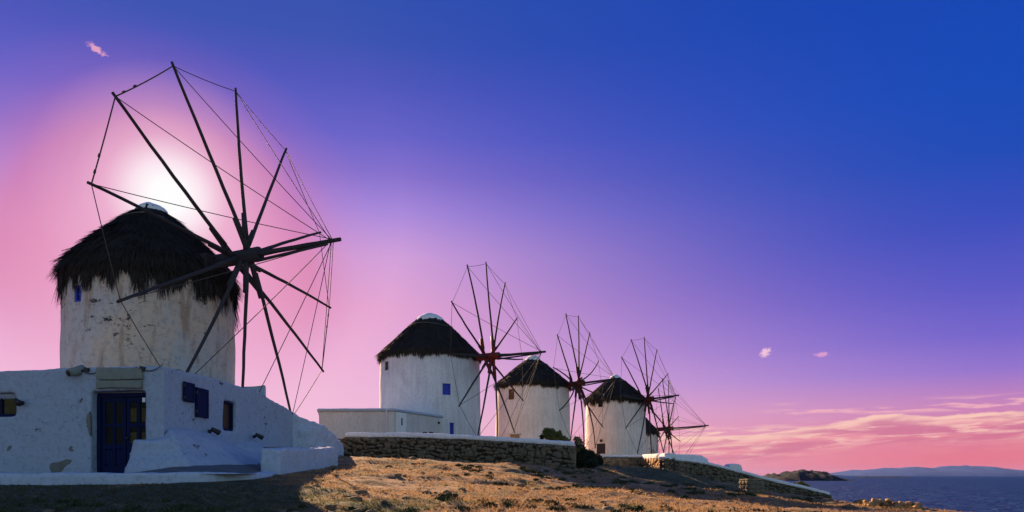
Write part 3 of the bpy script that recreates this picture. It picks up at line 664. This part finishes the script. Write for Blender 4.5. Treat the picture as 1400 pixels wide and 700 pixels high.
for i in range(len(rows) - 1):
    for k in range(7): bm.faces.new((rows[i][k], rows[i + 1][k], rows[i + 1][(k + 1) % 7], rows[i][(k + 1) % 7]))
bm.faces.new(rows[0]); bm.faces.new(rows[-1][::-1]); bmesh.ops.recalc_face_normals(bm, faces=bm.faces)
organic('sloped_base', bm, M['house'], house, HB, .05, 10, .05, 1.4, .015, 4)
# navy double door
c, d, o, w, h, m = DO; h2 = 2.14; zc = .02 + h2 / 2; c = Vector((c.x, c.y, zc)); inn = c - o * .30
fr = bmesh.new()
def addbox(bm, cc, s, mm, bev=.008):
    b = box_bm(cc, s, rotm=mm, bevel=bev); me = bpy.data.meshes.new('t'); b.to_mesh(me); b.free(); bm.from_mesh(me); bpy.data.meshes.remove(me)
for sx in (-1, 1): addbox(fr, inn + d * sx * (w / 2 - .05) - HB, (.10, .14, h2), m)
addbox(fr, inn + Vector((0, 0, h2 / 2 - .05)) - HB, (w - .204, .136, .10), m)
bm_obj('door_frame', fr, M['navy'], house)
lw_ = (w - .22) / 2
for sx in (-1, 1):
    lc = inn + d * sx * (lw_ / 2 + .004) - o * .02 - Vector((0, 0, .05)); hh = h2 - .12; leaf = bmesh.new()
    addbox(leaf, lc - HB + o * -.02, (lw_ - .01, .03, hh), m)               # back board
    for q in (-1, 0, 1): addbox(leaf, lc - HB + d * q * (lw_ / 2 - .055) + o * .012, (.09 if q else .07, .05, hh - .02), m)
    for zz, th in ((hh / 2 - .06, .12), (.28, .09), (-.28, .12), (-hh / 2 + .10, .2)): addbox(leaf, lc - HB + Vector((0, 0, zz)) + o * .010, (lw_ - .03, .048, th), m)
    lf = bm_obj('door_leaf', leaf, M['navy'], house)
    for q in (-1, 1):
        for z0, z1 in ((.325, hh / 2 - .12), (-.22, .235)):
            pc = lc - HB + d * q * (lw_ / 4 - .01) + Vector((0, 0, (z0 + z1) / 2)) + o * .002
            pn = bm_obj('pane', box_bm(pc, (lw_ / 2 - .11, .02, z1 - z0), rotm=m), M['glass'], lf)
            if sx == 1: bm_obj('curtain', box_bm(pc + o * .012 - Vector((0, 0, .06)), (lw_ / 2 - .17, .006, (z1 - z0) * .62), rotm=m), M['curtain'], lf)
        addbox_p = lc - HB + d * q * (lw_ / 4 - .01) + Vector((0, 0, -.56)) + o * .004
        bm_obj('panel', box_bm(addbox_p, (lw_ / 2 - .12, .03, .36), rotm=m, bevel=.012), M['navy'], lf)
    if sx == 1:
        v, f = tube_np(lc - HB + d * -(lw_ / 2 - .05) + o * .03 + Vector((0, 0, -.06)), lc - HB + d * -(lw_ / 2 - .05) + o * .10 + Vector((0, 0, -.06)), .03, .035, 8, 2); pyd('door_knob', v, f, M['black'], lf, None, True)
# dressed edge left of the door, threshold, stone slab above it
bm_obj('threshold', box_bm(c - HB - o * .2 + Vector((0, 0, -h2 / 2 - .02)), (w - .01, .5, .10), rotm=m, bevel=.02), M['slab'], house)
for (x0, x1, y0, y1) in ((134.5, 197, 503.5, 519), (133.5, 195, 520.2, 531)):
    cs, dd, oo, ww, hh, mm = wbox(HX, x0, x1, y0, y1, 0, 0)
    b = box_bm(cs - HB + oo * .03, (ww, .14, hh), rotm=mm, bevel=.03)
    bmesh.ops.subdivide_edges(b, edges=b.edges[:], cuts=2, use_grid_fill=True)
    for v in b.verts: v.co += Vector((noise.noise(v.co * 4), .3 * noise.noise(v.co * 5 + Vector((5, 0, 0))), noise.noise(v.co * 4 + Vector((0, 9, 0))))) * .035
    bm_obj('lintel_stone', b, M['slab'], house, None, False)
def framed(name, wb, framem, bars, inset, glass=True, curtain=False):
    c, d, o, w, h, m = wb; ci = c - o * inset - HB; fb = bmesh.new()
    for sx in (-1, 1): addbox(fb, ci + d * sx * (w / 2 - .03), (.07, .07, h), m)
    for sz in (-1, 1): addbox(fb, ci + Vector((0, 0, sz * (h / 2 - .035))), (w - .13, .066, .07), m)
    fo = bm_obj(name, fb, framem, house)
    bm_obj('pane', box_bm(ci - o * .02, (w - .1, .015, h - .1), rotm=m), M['glass'], fo)
    for k in range(bars): bm_obj('glazing_bar', box_bm(ci + d * (w * ((k + 1) / (bars + 1) - .5)), (.035, .05, h - .14), rotm=m), framem, fo)
    if curtain: bm_obj('curtain', box_bm(ci - o * .002 - d * w * curtain, (w * .34, .006, h * .74), rotm=m), M['curtain'], fo)
framed('window', WI, M['navy'], 1, .22, curtain=-.24); framed('window', WR, M['navy'], 0, .16, curtain=.2)
for sb in (S1, S2):
    c, d, o, w, h, m = sb; ci = c + o * .045 - HB; b = bmesh.new(); addbox(b, ci, (w, .05, h), m, .01); sh = bm_obj('shutter', b, M['navy'], house)
    b = bmesh.new()
    for sx in (-1, 1): addbox(b, ci + d * sx * (w / 2 - .055) + o * .028, (.085, .03, h - .012), m)
    for sz in (-1, 1): addbox(b, ci + Vector((0, 0, sz * (h / 2 - .055))) + o * .027, (w - .20, .028, .085), m)
    bm_obj('shutter_frame', b, M['navy'], sh)
    for sz in (-1, 1): bm_obj('hinge', box_bm(ci - d * (w / 2) + Vector((0, 0, sz * h * .32)) + o * .02, (.05, .05, .08), rotm=m), M['black'], sh)
def wall_light(line, px, py):
    p = Vector(zat(px, py, line)); q = Vector(zat(px + 2, py, line)); d = (q - p); d.z = 0; d.normalize(); o = Vector((d.y, -d.x, 0)); p -= HB
    pl = pyd('wall_light', *tube_np(p - o * .02, p + o * .05, .06, .055, 10, 1), M['black'], house, None, True)
    v, f = tube_np(p + o * .05, p + o * .17 + Vector((0, 0, .03)), .018, .018, 6, 2); pyd('bracket', v, f, M['black'], pl, None, True)
    v, f = tube_np(p + o * .12 + d * -.10 + Vector((0, 0, .07)), p + o * .24 + d * .10 + Vector((0, 0, -.03)), .055, .085, 10, 2); pyd('lamp_head', v, f, M['black'], pl, None, True)
wall_light(HX, 31, 551); 
for px, py in ((286, 590), (347, 597)):
    q = Vector(zat(px, py, RXL)); 
    wall_light([(a + .12, b) for a, b in RXL], px, py)
# rain spout, service boxes and cable above the door
p = Vector(zat(104, 510, HX)) - HB
v, f = tube_np(p + Vector((.12, .1, .10)), p + Vector((-.02, -.30, -.04)), .13, .10, 12, 3); pyd('rain_spout', v, f, M['slab'], house, None, True)
v, f = tube_np(p + Vector((-.021, -.305, -.042)), p + Vector((-.026, -.315, -.047)), .075, .075, 12, 1); pyd('spout_mouth', v, f, M['black'], house, None, True)
for px, py in ((120, 505.5), (196, 504)):
    p = Vector(zat(px, py, HX)) - HB; b = bmesh.new(); addbox(b, p + Vector((0, -.05, 0)), (.12, .10, .10), Matrix.Rotation(.3, 4, 'Y'), .015); bm_obj('junction_box', b, M['black'], house)
for (x0, y0, x1, y1) in ((112, 505, 134, 510), (196, 506, 240, 500), (104, 504, 120, 505)):
    a = Vector(zat(x0, y0, HX)) - HB; b = Vector(zat(min(x1, 229), y1, HX)) - HB; v, f = tube_np(a + Vector((0, -.05, 0)), b + Vector((0, -.05, .02)), .012, .012, 5, 6, bend=(0, 0, -.08)); pyd('cable', v, f, M['black'], house, None, True)
p = Vector(zat(199.5, 547, HX)) - HB; b = bmesh.new(); addbox(b, p + Vector((-.04, -.02, 0)), (.07, .06, .12), Matrix(), .015); bm_obj('door_lamp', b, M['cap'], house)
def patch(pts, line, mm):
    v = [Vector(zat(x + random.uniform(-.6, .6), y + random.uniform(-.6, .6), line)) - HB for x, y in pts]; bm = bmesh.new(); a = [bm.verts.new(q + Vector((0, -.034, 0))) for q in v]; b = [bm.verts.new(q + Vector((0, .05, 0))) for q in v]
    n = len(v); bm.faces.new(a); bm.faces.new(b[::-1])
    for i in range(n): bm.faces.new((a[i], b[i], b[(i + 1) % n], a[(i + 1) % n]))
    bm_obj('bare_patch', bm, mm, house)
patch([(69, 640), (70, 634), (75, 632), (80, 633), (86, 630), (92, 627.5), (98, 629), (96, 634), (90, 637), (86, 643), (80, 647), (72, 647)], HX, M['bare'])
patch([(94, 614), (97, 609), (99, 611), (98, 614), (102, 616), (97, 617)], HX, M['bare'])
patch([(11, 613), (13, 609), (16, 610), (14, 615), (11, 616)], HX, M['bare'])
patch([(120, 568), (123.5, 562), (124.5, 575), (125, 597), (122.5, 594), (121, 584), (119, 577)], HX, M['bare'])
patch([(108, 549), (112, 544.5), (113, 545.5), (110, 550)], HX, M['bare'])

# pavement and its limewashed kerb
def pave():
    xs = np.arange(-18.5, -6.2, .25); ys = np.arange(17.4, 28, .25); V = []; Fc = []
    for y in ys:
        for x in xs:
            k = min(1, max(0, (x + 9.6) / 1.2)) * min(1, max(0, (-6.75 - x) / .8)); V.append((x, y, .035 + k * (.17 * min(1.2, max(0, y - 17.6)) + .035 * max(0, y - 18.8)) + .012 * noise.noise(Vector((x * 1.5, y * 1.5, 0)))))
    n = len(xs)
    for j in range(len(ys) - 1):
        for i in range(n - 1):
            if xs[i] > -6.8 and ys[j] > 20.3: continue
            a = j * n + i; Fc.append((a, a + 1, a + n + 1, a + n))
    kind(pyd('pavement', V, Fc, M['paving'], smooth=True), 'structure', 'worn dark cement pavement along the house front', 'pavement')
pave()
kl = [(-19, 17.25), (-14, 17.2), (-10, 17.15), (-8, 17.2), (-6.9, 17.5), (-6.3, 18.2), (-6.15, 19.2), (-6.35, 20.3)]
kb = [(-19, 17.62), (-14, 17.58), (-10, 17.55), (-8.1, 17.6), (-7.2, 17.85), (-6.72, 18.4), (-6.6, 19.2), (-6.75, 20.3)]
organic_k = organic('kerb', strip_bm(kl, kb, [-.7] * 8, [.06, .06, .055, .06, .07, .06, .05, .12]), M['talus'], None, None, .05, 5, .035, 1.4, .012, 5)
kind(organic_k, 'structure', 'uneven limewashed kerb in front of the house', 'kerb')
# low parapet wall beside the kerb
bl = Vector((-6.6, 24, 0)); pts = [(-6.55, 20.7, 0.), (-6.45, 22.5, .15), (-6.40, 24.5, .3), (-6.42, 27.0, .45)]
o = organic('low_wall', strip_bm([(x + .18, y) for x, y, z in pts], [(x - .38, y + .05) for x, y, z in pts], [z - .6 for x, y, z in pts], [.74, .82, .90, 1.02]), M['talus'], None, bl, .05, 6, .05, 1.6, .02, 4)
o.location = bl; tag(o, 'low limewashed parapet wall rising from the kerb end', 'low wall')
# lumpy limewashed bastion closing the house
bl = Vector((-7.6, 29.5, .6))
arc = [P(398, 650, 28.5), P(418, 650, 28.9), P(440, 650, 29.6), P(455, 650, 30.6), P(464, 650, 31.8), P(468, 650, 33.5), P(469.5, 650, 35.6)]
hi = [2.42, 2.20, 2.05, 1.75, 1.50, 1.42, 1.45]
bm = strip_bm([(p.x, p.y) for p in arc], [(p.x - .9, p.y + .7) for p in arc], [-.2] * 7, hi)
o = organic('bastion', bm, M['talus'], None, bl,   .07, 7, .08, 1.2, .07, 3.2); o.location = bl
tag(o, 'rounded lumpy limewashed stone bastion at the end of the house', 'bastion')
# small wooden bench against the base
b0 = P(373, 610, 25.2); b0.z = .62; bench = tag(empty('bench', (b0.x, b0.y, .42)), 'small dark wooden bench between sloped base and low wall', 'bench')
for k in range(3): bm_obj('plank', box_bm(Vector((.0, (k - 1) * .15, .50)), (.85, .13, .05), bevel=.01), M['grey_wood'], bench)
for sx in (-1, 1): bm_obj('leg', box_bm(Vector((sx * .32, 0, .20)), (.07, .36, .52), bevel=.01), M['wood'], bench)

# ------------------------------------------------------------------ dry stone walls
def stone_variants(n, m):
    out = []
    for k in range(n):
        bm = bmesh.new(); bmesh.ops.create_cube(bm, size=1); bmesh.ops.subdivide_edges(bm, edges=bm.edges[:], cuts=1, use_grid_fill=True)
        for v in bm.verts:
            c = v.co.copy(); l = sum(abs(q) > .4 for q in c); v.co *= {3: .80, 2: .93, 1: 1.02}.get(l, 1)
            v.co += Vector([random.uniform(-.13, .13) for _ in range(3)])
        me = bpy.data.meshes.new('stone'); bm.to_mesh(me); bm.free(); me.materials.append(m); me.shade_smooth(); out.append(me)
    return out
SV = stone_variants(14, M['stone']); SVO = stone_variants(10, M['sunlit_ochre_stone'])
def stone_wall(label, line, lo, hi, thick, course, sw, SVs, coping=None, cop_h=.24, name='stone_wall', ends=(0, 0)):
    base = Vector((sum(p[0] for p in line) / len(line), sum(p[1] for p in line) / len(line), min(lo))); root = tag(empty(name, base), label, 'wall', 'dry stone walls holding the terrace')
    ln = [Vector((*p, 0)) for p in line]; seg = [(b - a).length for a, b in zip(ln, ln[1:])]; cum = np.concatenate([[0], np.cumsum(seg)])
    def at(s):
        i = int(min(len(seg) - 1, max(0, np.searchsorted(cum, s) - 1))); t = (s - cum[i]) / seg[i]; d = (ln[i + 1] - ln[i]).normalized()
        return ln[i].lerp(ln[i + 1], t), d, Vector((d.y, -d.x, 0)), lo[i] + (lo[i + 1] - lo[i]) * t, hi[i] + (hi[i + 1] - hi[i]) * t
    core_f = []; core_b = []; ss = np.linspace(0, cum[-1], max(3, int(cum[-1] / 1.0)))
    lo2 = []; hi2 = []
    for s in ss: p, d, o, a, b = at(s); core_f.append((p.x - base.x - o.x * .07, p.y - base.y - o.y * .07)); core_b.append((p.x - base.x - o.x * thick, p.y - base.y - o.y * thick)); lo2.append(a - .5 - base.z); hi2.append(b - .02 - base.z)
    bm_obj('core', strip_bm(core_f, core_b, lo2, hi2), M['mortar'], root)
    nmax = max((b - a) for a, b in zip(lo, hi)); nc = max(2, round(nmax / course)); zc = np.sort(np.concatenate([[0, 1], (np.arange(1, nc) + rng.uniform(-.22, .22, nc - 1)) / nc])); cnt = 0
    for j in range(-1, nc):
        s = random.uniform(-.2, 0)
        while s < cum[-1]:
            wv = sw * random.choice((.5, .6, .75, .9, 1.1, 1.5)); sc = min(max(s + wv / 2, .05), cum[-1] - .05); p, d, o, a, b = at(sc); H = b - a
            z0, z1 = (zc[j], zc[j + 1]) if j >= 0 else (-.12, 0)
            hh = (z1 - z0) * H; s += wv
            if hh < .05: continue
            hk = hh * random.choice((.8, .95, 1.1, 1.35, 1.7)); cz = a + (z0 + z1) / 2 * H + random.uniform(-.07, .07); cz = min(cz, b - hk * .4)
            st = bpy.data.objects.new('stone', random.choice(SVs)); col.objects.link(st); st.parent = root; cnt += 1
            st.location = p - base + o * random.uniform(-.11, -.02) + Vector((0, 0, cz)); st.location.z = cz - base.z
            slope = math.atan2(at(min(cum[-1], sc + .2))[4] - at(max(0, sc - .2))[4], .4)
            st.rotation_euler = (0, -slope + random.uniform(-.28, .28), math.atan2(d.y, d.x) + random.uniform(-.06, .06)); st.scale = (wv * .95, random.uniform(.22, .32), hk * .97)
    if coping:
        bm = bmesh.new()
        fr = [at(s) for s in ss]
        b2 = strip_bm([(p.x + o.x * .06, p.y + o.y * .06) for p, d, o, a, b in fr], [(p.x - o.x * (thick + .1), p.y - o.y * (thick + .1)) for p, d, o, a, b in fr], [b for p, d, o, a, b in fr], [b + cop_h for p, d, o, a, b in fr])
        me = bpy.data.meshes.new('t'); b2.to_mesh(me); b2.free(); bm.from_mesh(me); bpy.data.meshes.remove(me)
        organic('coping', bm, coping, root, base, .07, 5, .03, 1.0, .012, 4)
    return root, base
a, b, c_, d_ = P(471, 598, 36.2), P(560, 598.5, 36.1), P(640, 601.5, 35.8), P(785, 610.5, 35.1)
stone_wall('long dry stone wall with white coping in front of the low annex', [(p.x, p.y) for p in (a, b, c_, d_)], [.70, .74, .55, .18], [p.z for p in (a, b, c_, d_)], .6, .17, .32, SV, M['coping'], .25)
a, b = P(812, 625.5, 61.9), P(879, 625.5, 61.9)
stone_wall('short dark stone wall section below the windmill doorway', [(a.x, a.y), (b.x, b.y)], [.50, .42], [a.z, b.z], .6, .21, .36, SV, M['coping'], .20)
a, b = P(878.5, 628, 61.9), P(910, 627, 55.6)
stone_wall('end face of the stone wall with painted sunlit tone and white top', [(a.x, a.y), (b.x, b.y)], [.40, .30], [a.z, b.z], .7, .24, .55, SVO, M['coping'], .40)
ln = [P(909.0, 628.2, 55.4), P(960, 634, 57.2), P(1010, 646, 58.4), P(1050, 657.5, 58.9), P(1098, 668, 59.4), P(1135, 677.5, 60)]
rt, bs = stone_wall('long stone wall with white coping running downhill towards the sea', [(p.x, p.y) for p in ln], [.35, -.15, -1.0, -1.35, -1.75, -2.1], [p.z for p in ln], .6, .215, .36, SV, M['coping'], .26)
for (x0, x1, y0, y1, ya, yb) in ((899, 969, 620, 621.5, 629, 635), (997, 1016, 633, 634.5, 643, 648)):
    pts = [P(x0 + (x1 - x0) * t, 0, 58.0 + .4 * t) for t in (0, .33, .66, .86, 1)]; tops = [(650 - (y0 + (y1 - y0) * t)) / F * 58 - k for t, k in ((0, .1), (.33, 0), (.66, 0), (.86, .04), (1, .38))]
    lows = [(650 - (ya + (yb - ya) * t)) / F * 58 for t in (0, .33, .66, .86, 1)]
    o = organic('coping_block', strip_bm([(p.x, p.y) for p in pts], [(p.x - .1, p.y + 1.1) for p in pts], lows, tops), M['coping'], rt, bs, .07, 6, .03, 1.0)
# tumbled sunlit stones on the brow above the sea
def brow(px):       # depth at which the slope meets the sea view along this column
    Y = np.arange(24, 56, .25); x = (px - 700) / F * Y; return float(Y[np.argmax((ground_z(x, Y) + rough_z(x, Y)) / Y)])
rb = tag(empty('rubble_wall', (0, 0, 0)), 'low tumbled stone wall with painted sunlit tone on the brow above the sea', 'wall'); q = P(1213, 695, brow(1213)); rb.location = (q.x, q.y, gz(q.x, q.y))
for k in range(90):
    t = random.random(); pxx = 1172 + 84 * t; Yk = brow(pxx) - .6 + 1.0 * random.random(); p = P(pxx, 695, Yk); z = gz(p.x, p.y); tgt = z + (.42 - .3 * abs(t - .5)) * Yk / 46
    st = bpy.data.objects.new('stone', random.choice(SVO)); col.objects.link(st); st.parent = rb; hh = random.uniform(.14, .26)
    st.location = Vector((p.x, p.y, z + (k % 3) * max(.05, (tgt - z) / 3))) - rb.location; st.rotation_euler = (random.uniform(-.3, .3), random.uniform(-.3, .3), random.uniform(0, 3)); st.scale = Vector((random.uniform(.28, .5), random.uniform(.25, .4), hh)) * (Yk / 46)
# squared stone pier on the slope
pc = P(1028.5, 677, 50); pz = gz(pc.x, pc.y) - .1; pier = tag(empty('stone_pier', (pc.x, pc.y, pz)), 'squat square stone pier standing alone on the slope', 'stone pier')
organic('core', box_bm((0, 0, .5), (1.12, 1.0, 1.15), .25), M['mortar'], pier, None, .08, 3, .05, 2)
for j in range(4):
    for sx in range(3):
        for fy, (ox, oy, rz) in enumerate(((0, -.5, .25), (-.56, 0, .25 + math.pi / 2))):
            st = bpy.data.objects.new('stone', random.choice(SV)); col.objects.link(st); st.parent = pier
            loc = Vector(((sx - 1) * .36 + random.uniform(-.03, .03), 0, 0)); loc.rotate(Matrix.Rotation(rz, 3, 'Z')); of = Vector((ox, oy, 0)); of.rotate(Matrix.Rotation(.25, 3, 'Z'))
            st.location = loc + of + Vector((0, 0, .14 + j * .27)); st.rotation_euler = (0, random.uniform(-.1, .1), rz); st.scale = (random.uniform(.40, .48), .22, .31)
o = organic('cap_stone', box_bm((0, 0, 1.14), (1.28, 1.15, .14), .25), M['stone'], pier, None, .05, 3, .03, 2)

# ------------------------------------------------------------------ low annex in front of the second mill
AB = Vector((-8, 46, 1.5)); ann = tag(empty('annex', AB), 'low flat roofed white annex in front of the red hubbed windmill', 'annex')
c0, c1, c2 = P(436, 561, 43.3), P(538, 560.5, 43.0), P(619, 573, 49.4)
poly = [(c0.x, c0.y), (c1.x, c1.y), (c2.x, c2.y), (-6, 53), (-12.6, 50)]; zt = 3.72
b = prism_bm(poly, 1.2, zt); 
organic('wall', b, M['annex'], ann, AB, .07, 3, .02, 1.2)
def off(poly, k):
    cx = sum(p[0] for p in poly) / len(poly); cy = sum(p[1] for p in poly) / len(poly); return [(p[0] + (p[0] - cx) / math.hypot(p[0] - cx, p[1] - cy) * k, p[1] + (p[1] - cy) / math.hypot(p[0] - cx, p[1] - cy) * k) for p in poly]
organic('roof', prism_bm(off(poly, .14), zt - .06, zt + .12), M['talus'], ann, AB, .05, 2, .015, 1.2)
def onface(px, py, a, b):
    q = on_line([(a.x, a.y), (b.x, b.y)], px); return Vector((*q, (650 - py) / F * q[1]))
d12 = (c2 - c1); d12.z = 0; d12.normalize(); o12 = Vector((d12.y, -d12.x, 0)); m12 = Matrix(((d12.x, o12.x, 0, 0), (d12.y, o12.y, 0, 0), (0, 0, 1, 0), (0, 0, 0, 1)))
p = onface(548, 579, c1, c2); dr = bm_obj('door', box_bm(p - AB + o12 * .02, (1.0, .10, 1.25), rotm=m12, bevel=.02), M['cap'], ann)
bm_obj('grille', box_bm(p - AB + o12 * .075 + Vector((0, 0, .1)), (.12, .02, .42), rotm=m12), M['black'], dr)
for px in (580.5, 589): p = onface(px, 592, c1, c2); bm_obj('vent', box_bm(p - AB + o12 * .02, (.42, .06, .13), rotm=m12), M['black'], ann)
p = onface(599, 578, c1, c2); bm_obj('lamp', box_bm(p - AB + o12 * .06, (.1, .12, .14), rotm=m12, bevel=.02), M['black'], ann)
p = P(528.5, 575, 42.95) - AB; v, f = tube_np(p + Vector((0, -.04, -1.2)), p + Vector((0, -.04, .6)), .055, .055, 8, 3); pyd('drain_pipe', v, f, M['annex'], ann, None, True)

# small brick plinth in front of the third mill; lamp over the far doorway
pb = P(704, 599, 58); pl = tag(empty('plinth', (pb.x, pb.y, pb.z - .35)), 'small orange brick plinth with a stone slab top by the windmill', 'plinth')
organic('block', box_bm((0, 0, .25), (.72, .6, .75)), M['sunlit_ochre_stone'], pl, None, .06, 2, .02, 2); bm_obj('slab', box_bm((0, 0, .66), (1.02, .8, .09), bevel=.02), M['annex'], pl)
p = ray_cyl(821.5, 602.5, 10.1, 73.6, 2.97); lp = tag(bm_obj('wall_lamp', box_bm((0, -.08, 0), (.22, .2, .24), bevel=.05), M['black'], None, p), 'small black lamp above the dark mill doorway', 'lamp')

# ------------------------------------------------------------------ shrubs
def leaves(n, cen, rad, size, upb=.3):
    u = rng.normal(size=(n, 3)); u /= np.linalg.norm(u, axis=1, keepdims=True); r = rng.random(n) ** .4
    p = np.array(cen) + u * r[:, None] * np.array(rad)
    k = np.array([noise.noise(Vector(q) * 1.9) for q in p]); keep = k > -.16; p = p[keep]; n = len(p)
    d = rng.normal(size=(n, 3)) + np.array([0, 0, upb]); d /= np.linalg.norm(d, axis=1, keepdims=True)
    return blades(p, d * rng.uniform(.6, 1.3, n)[:, None] * size, rng.uniform(.45, .8, n) * size, None, .25)
def shrub(label, lobes, m, n, size, loc):
    root = tag(empty('shrub', loc), label, 'shrub'); Vs = []; Is = []; k = 0
    for (c, r, w) in lobes:
        v, i = leaves(int(n * w), np.array(c) - np.array(loc), r, size); Vs.append(v); Is.append(i + k); k += len(v)
    tris_np('crown', np.concatenate(Vs), np.concatenate(Is), m, root)
    for (c, r, w) in lobes:
        e = Vector(c) - Vector(loc); tube('stem', Vector((e.x * .6, e.y * .6, -.3)), e + Vector((random.uniform(-.1, .1), 0, r[2] * .5)), .05, .015, M['wood'], root, sides=6, segs=5, bend=(random.uniform(-.1, .1), .05, 0))
Yb = 44.
def lob(px, py, rx, rz, w, Y=Yb): return (tuple(P(px, py, Y)), (rx * Y / F, rx * Y / F * .8, rz * Y / F), w)
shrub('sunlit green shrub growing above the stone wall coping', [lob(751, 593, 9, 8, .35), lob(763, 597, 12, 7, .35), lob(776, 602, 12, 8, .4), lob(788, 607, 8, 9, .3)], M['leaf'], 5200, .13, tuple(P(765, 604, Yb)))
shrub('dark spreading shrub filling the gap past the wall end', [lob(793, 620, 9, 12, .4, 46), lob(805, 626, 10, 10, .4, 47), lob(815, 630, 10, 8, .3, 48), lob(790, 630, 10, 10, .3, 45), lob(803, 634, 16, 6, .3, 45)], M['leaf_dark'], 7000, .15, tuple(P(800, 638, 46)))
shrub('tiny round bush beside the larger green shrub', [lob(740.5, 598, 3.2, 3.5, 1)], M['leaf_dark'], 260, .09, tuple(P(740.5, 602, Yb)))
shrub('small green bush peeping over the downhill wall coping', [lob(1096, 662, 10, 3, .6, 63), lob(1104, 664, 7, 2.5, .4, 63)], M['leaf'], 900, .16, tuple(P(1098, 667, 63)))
# bare twiggy shrub
tw = tag(empty('twiggy_bush', tuple(P(790, 612, 43))), 'bare twiggy bush between the two shrubs', 'bush')
for k in range(26):
    a = random.uniform(-1.0, 1.3); L = random.uniform(.5, 1.0); tip = Vector((math.sin(a) * L, random.uniform(-.3, .3), math.cos(a) * L))
    tube('twig', (0, 0, 0), tip, .014, .005, M['wood'], tw, sides=4, segs=4, bend=(random.uniform(-.08, .08), 0, .03))

# ------------------------------------------------------------------ grass, scrub cushions and loose stones on the slope
def in_house(x, y): return ((x < -6.0) & (y > 17.1)) | ((x < 3.2) & (y > 35.0)) | ((x < -6.6) & (y > 28)) | ((x < 11.6) & (y > 61.5))
def scatter(n, ymin=11.5, ymax=66):
    y = ymin * (ymax / ymin) ** rng.random(n); x = (rng.random(n) * 1.45 - .72) * y
    k = ~in_house(x, y) & (x < 30); return x[k], y[k]
def grass():
    x, y = scatter(42000); pat = vnoise(x * .55, y * .55, 21) + .4 * vnoise(x * 2.1, y * 2.1, 22); k = pat > .52; x, y = x[k], y[k]; m = 4
    x = np.repeat(x, m) + rng.normal(0, .045, len(x) * m); y = np.repeat(y, m) + rng.normal(0, .045, len(y) * m)
    z = ground_z(x, y) + rough_z(x, y) - .01; n = len(x); sc = .6 + .6 * vnoise(x * .9, y * .9, 23) + np.clip((y - 20) / 60, 0, .5)
    d = rng.normal(0, .75, (n, 3)); d[:, 2] = rng.uniform(.5, 1.2, n); d *= (rng.uniform(.035, .10, n) * sc)[:, None]
    v, i = blades(np.stack([x, y, z], 1), d, rng.uniform(.008, .016, n) * (1 + np.clip(y / 22, 0, 2.2)), None, .1)
    kind(tris_np('dry_grass', v, i, M['grass']), 'stuff', 'short dry grass covering the slope', 'grass')
grass()
def cushions():
    Vs = []; Is = []; k = 0; x, y = scatter(1300, 12.0, 62)
    pat = vnoise(x * .25, y * .25, 31); s = pat > .42; x, y = x[s], y[s]
    for a, b in zip(x, y):
        r = random.uniform(.04, .17) * (.75 + b / 45); c = (a, b, gz(a, b)); v, i = leaves(int(240 + 300 * r), c, (r * random.uniform(1.1, 2.2), r, r * .38), .045 * (1 + b / 50), .5); Vs.append(v); Is.append(i + k); k += len(v)
    kind(tris_np('scrub', np.concatenate(Vs), np.concatenate(Is), M['scrub']), 'stuff', 'low dark cushions of scrub dotted over the slope', 'scrub')
cushions()
def pebbles():
    Vs = []; Is = []; k = 0; x, y = scatter(900, 12, 60); q = (x > -4) | (rng.random(len(x)) < .25); x, y = x[q], y[q]
    bm = bmesh.new(); bmesh.ops.create_icosphere(bm, subdivisions=1, radius=1); co = np.array([v.co[:] for v in bm.verts]); fc = np.array([[v.index for v in f.verts] for f in bm.faces]); bm.free()
    for a, b in zip(x, y):
        r = random.choice((.03, .03, .04, .05, .09)) * (1 + b / 60); c = co * (1 + rng.uniform(-.25, .25, (len(co), 1))) * np.array([random.uniform(.9, 1.8), random.uniform(.8, 1.3), random.uniform(.4, .8)]) * r
        th = random.random() * 6.3; rot = np.array([[math.cos(th), -math.sin(th), 0], [math.sin(th), math.cos(th), 0], [0, 0, 1]]); Vs.append(c @ rot.T + np.array([a, b, gz(a, b) + r * .15])); Is.append(fc + k); k += len(co)
    kind(tris_np('loose_stones', np.concatenate(Vs), np.concatenate(Is), M['pebble']), 'stuff', 'loose pale stones scattered over the slope', 'stones')
pebbles()

# ------------------------------------------------------------------ sea air that veils the far shore
hz = bm_obj('haze', box_bm((0, 15400, 110), (110000, 33000, 270)), None)
hm = bpy.data.materials.new('sea_haze'); hm.use_nodes = True; t = NT(hm.node_tree); t.n.remove(t.n['Principled BSDF'])
pv = t.n.new('ShaderNodeVolumePrincipled'); pv.inputs['Color'].default_value = (.30, .48, 1, 1); pv.inputs['Density'].default_value = 1.1e-5; pv.inputs['Anisotropy'].default_value = 0.
t.l.new(pv.outputs[0], t.n['Material Output'].inputs['Volume']); hz.data.materials.append(hm)
kind(hz, 'stuff', 'thin blue sea haze veiling the far mountains', 'haze')
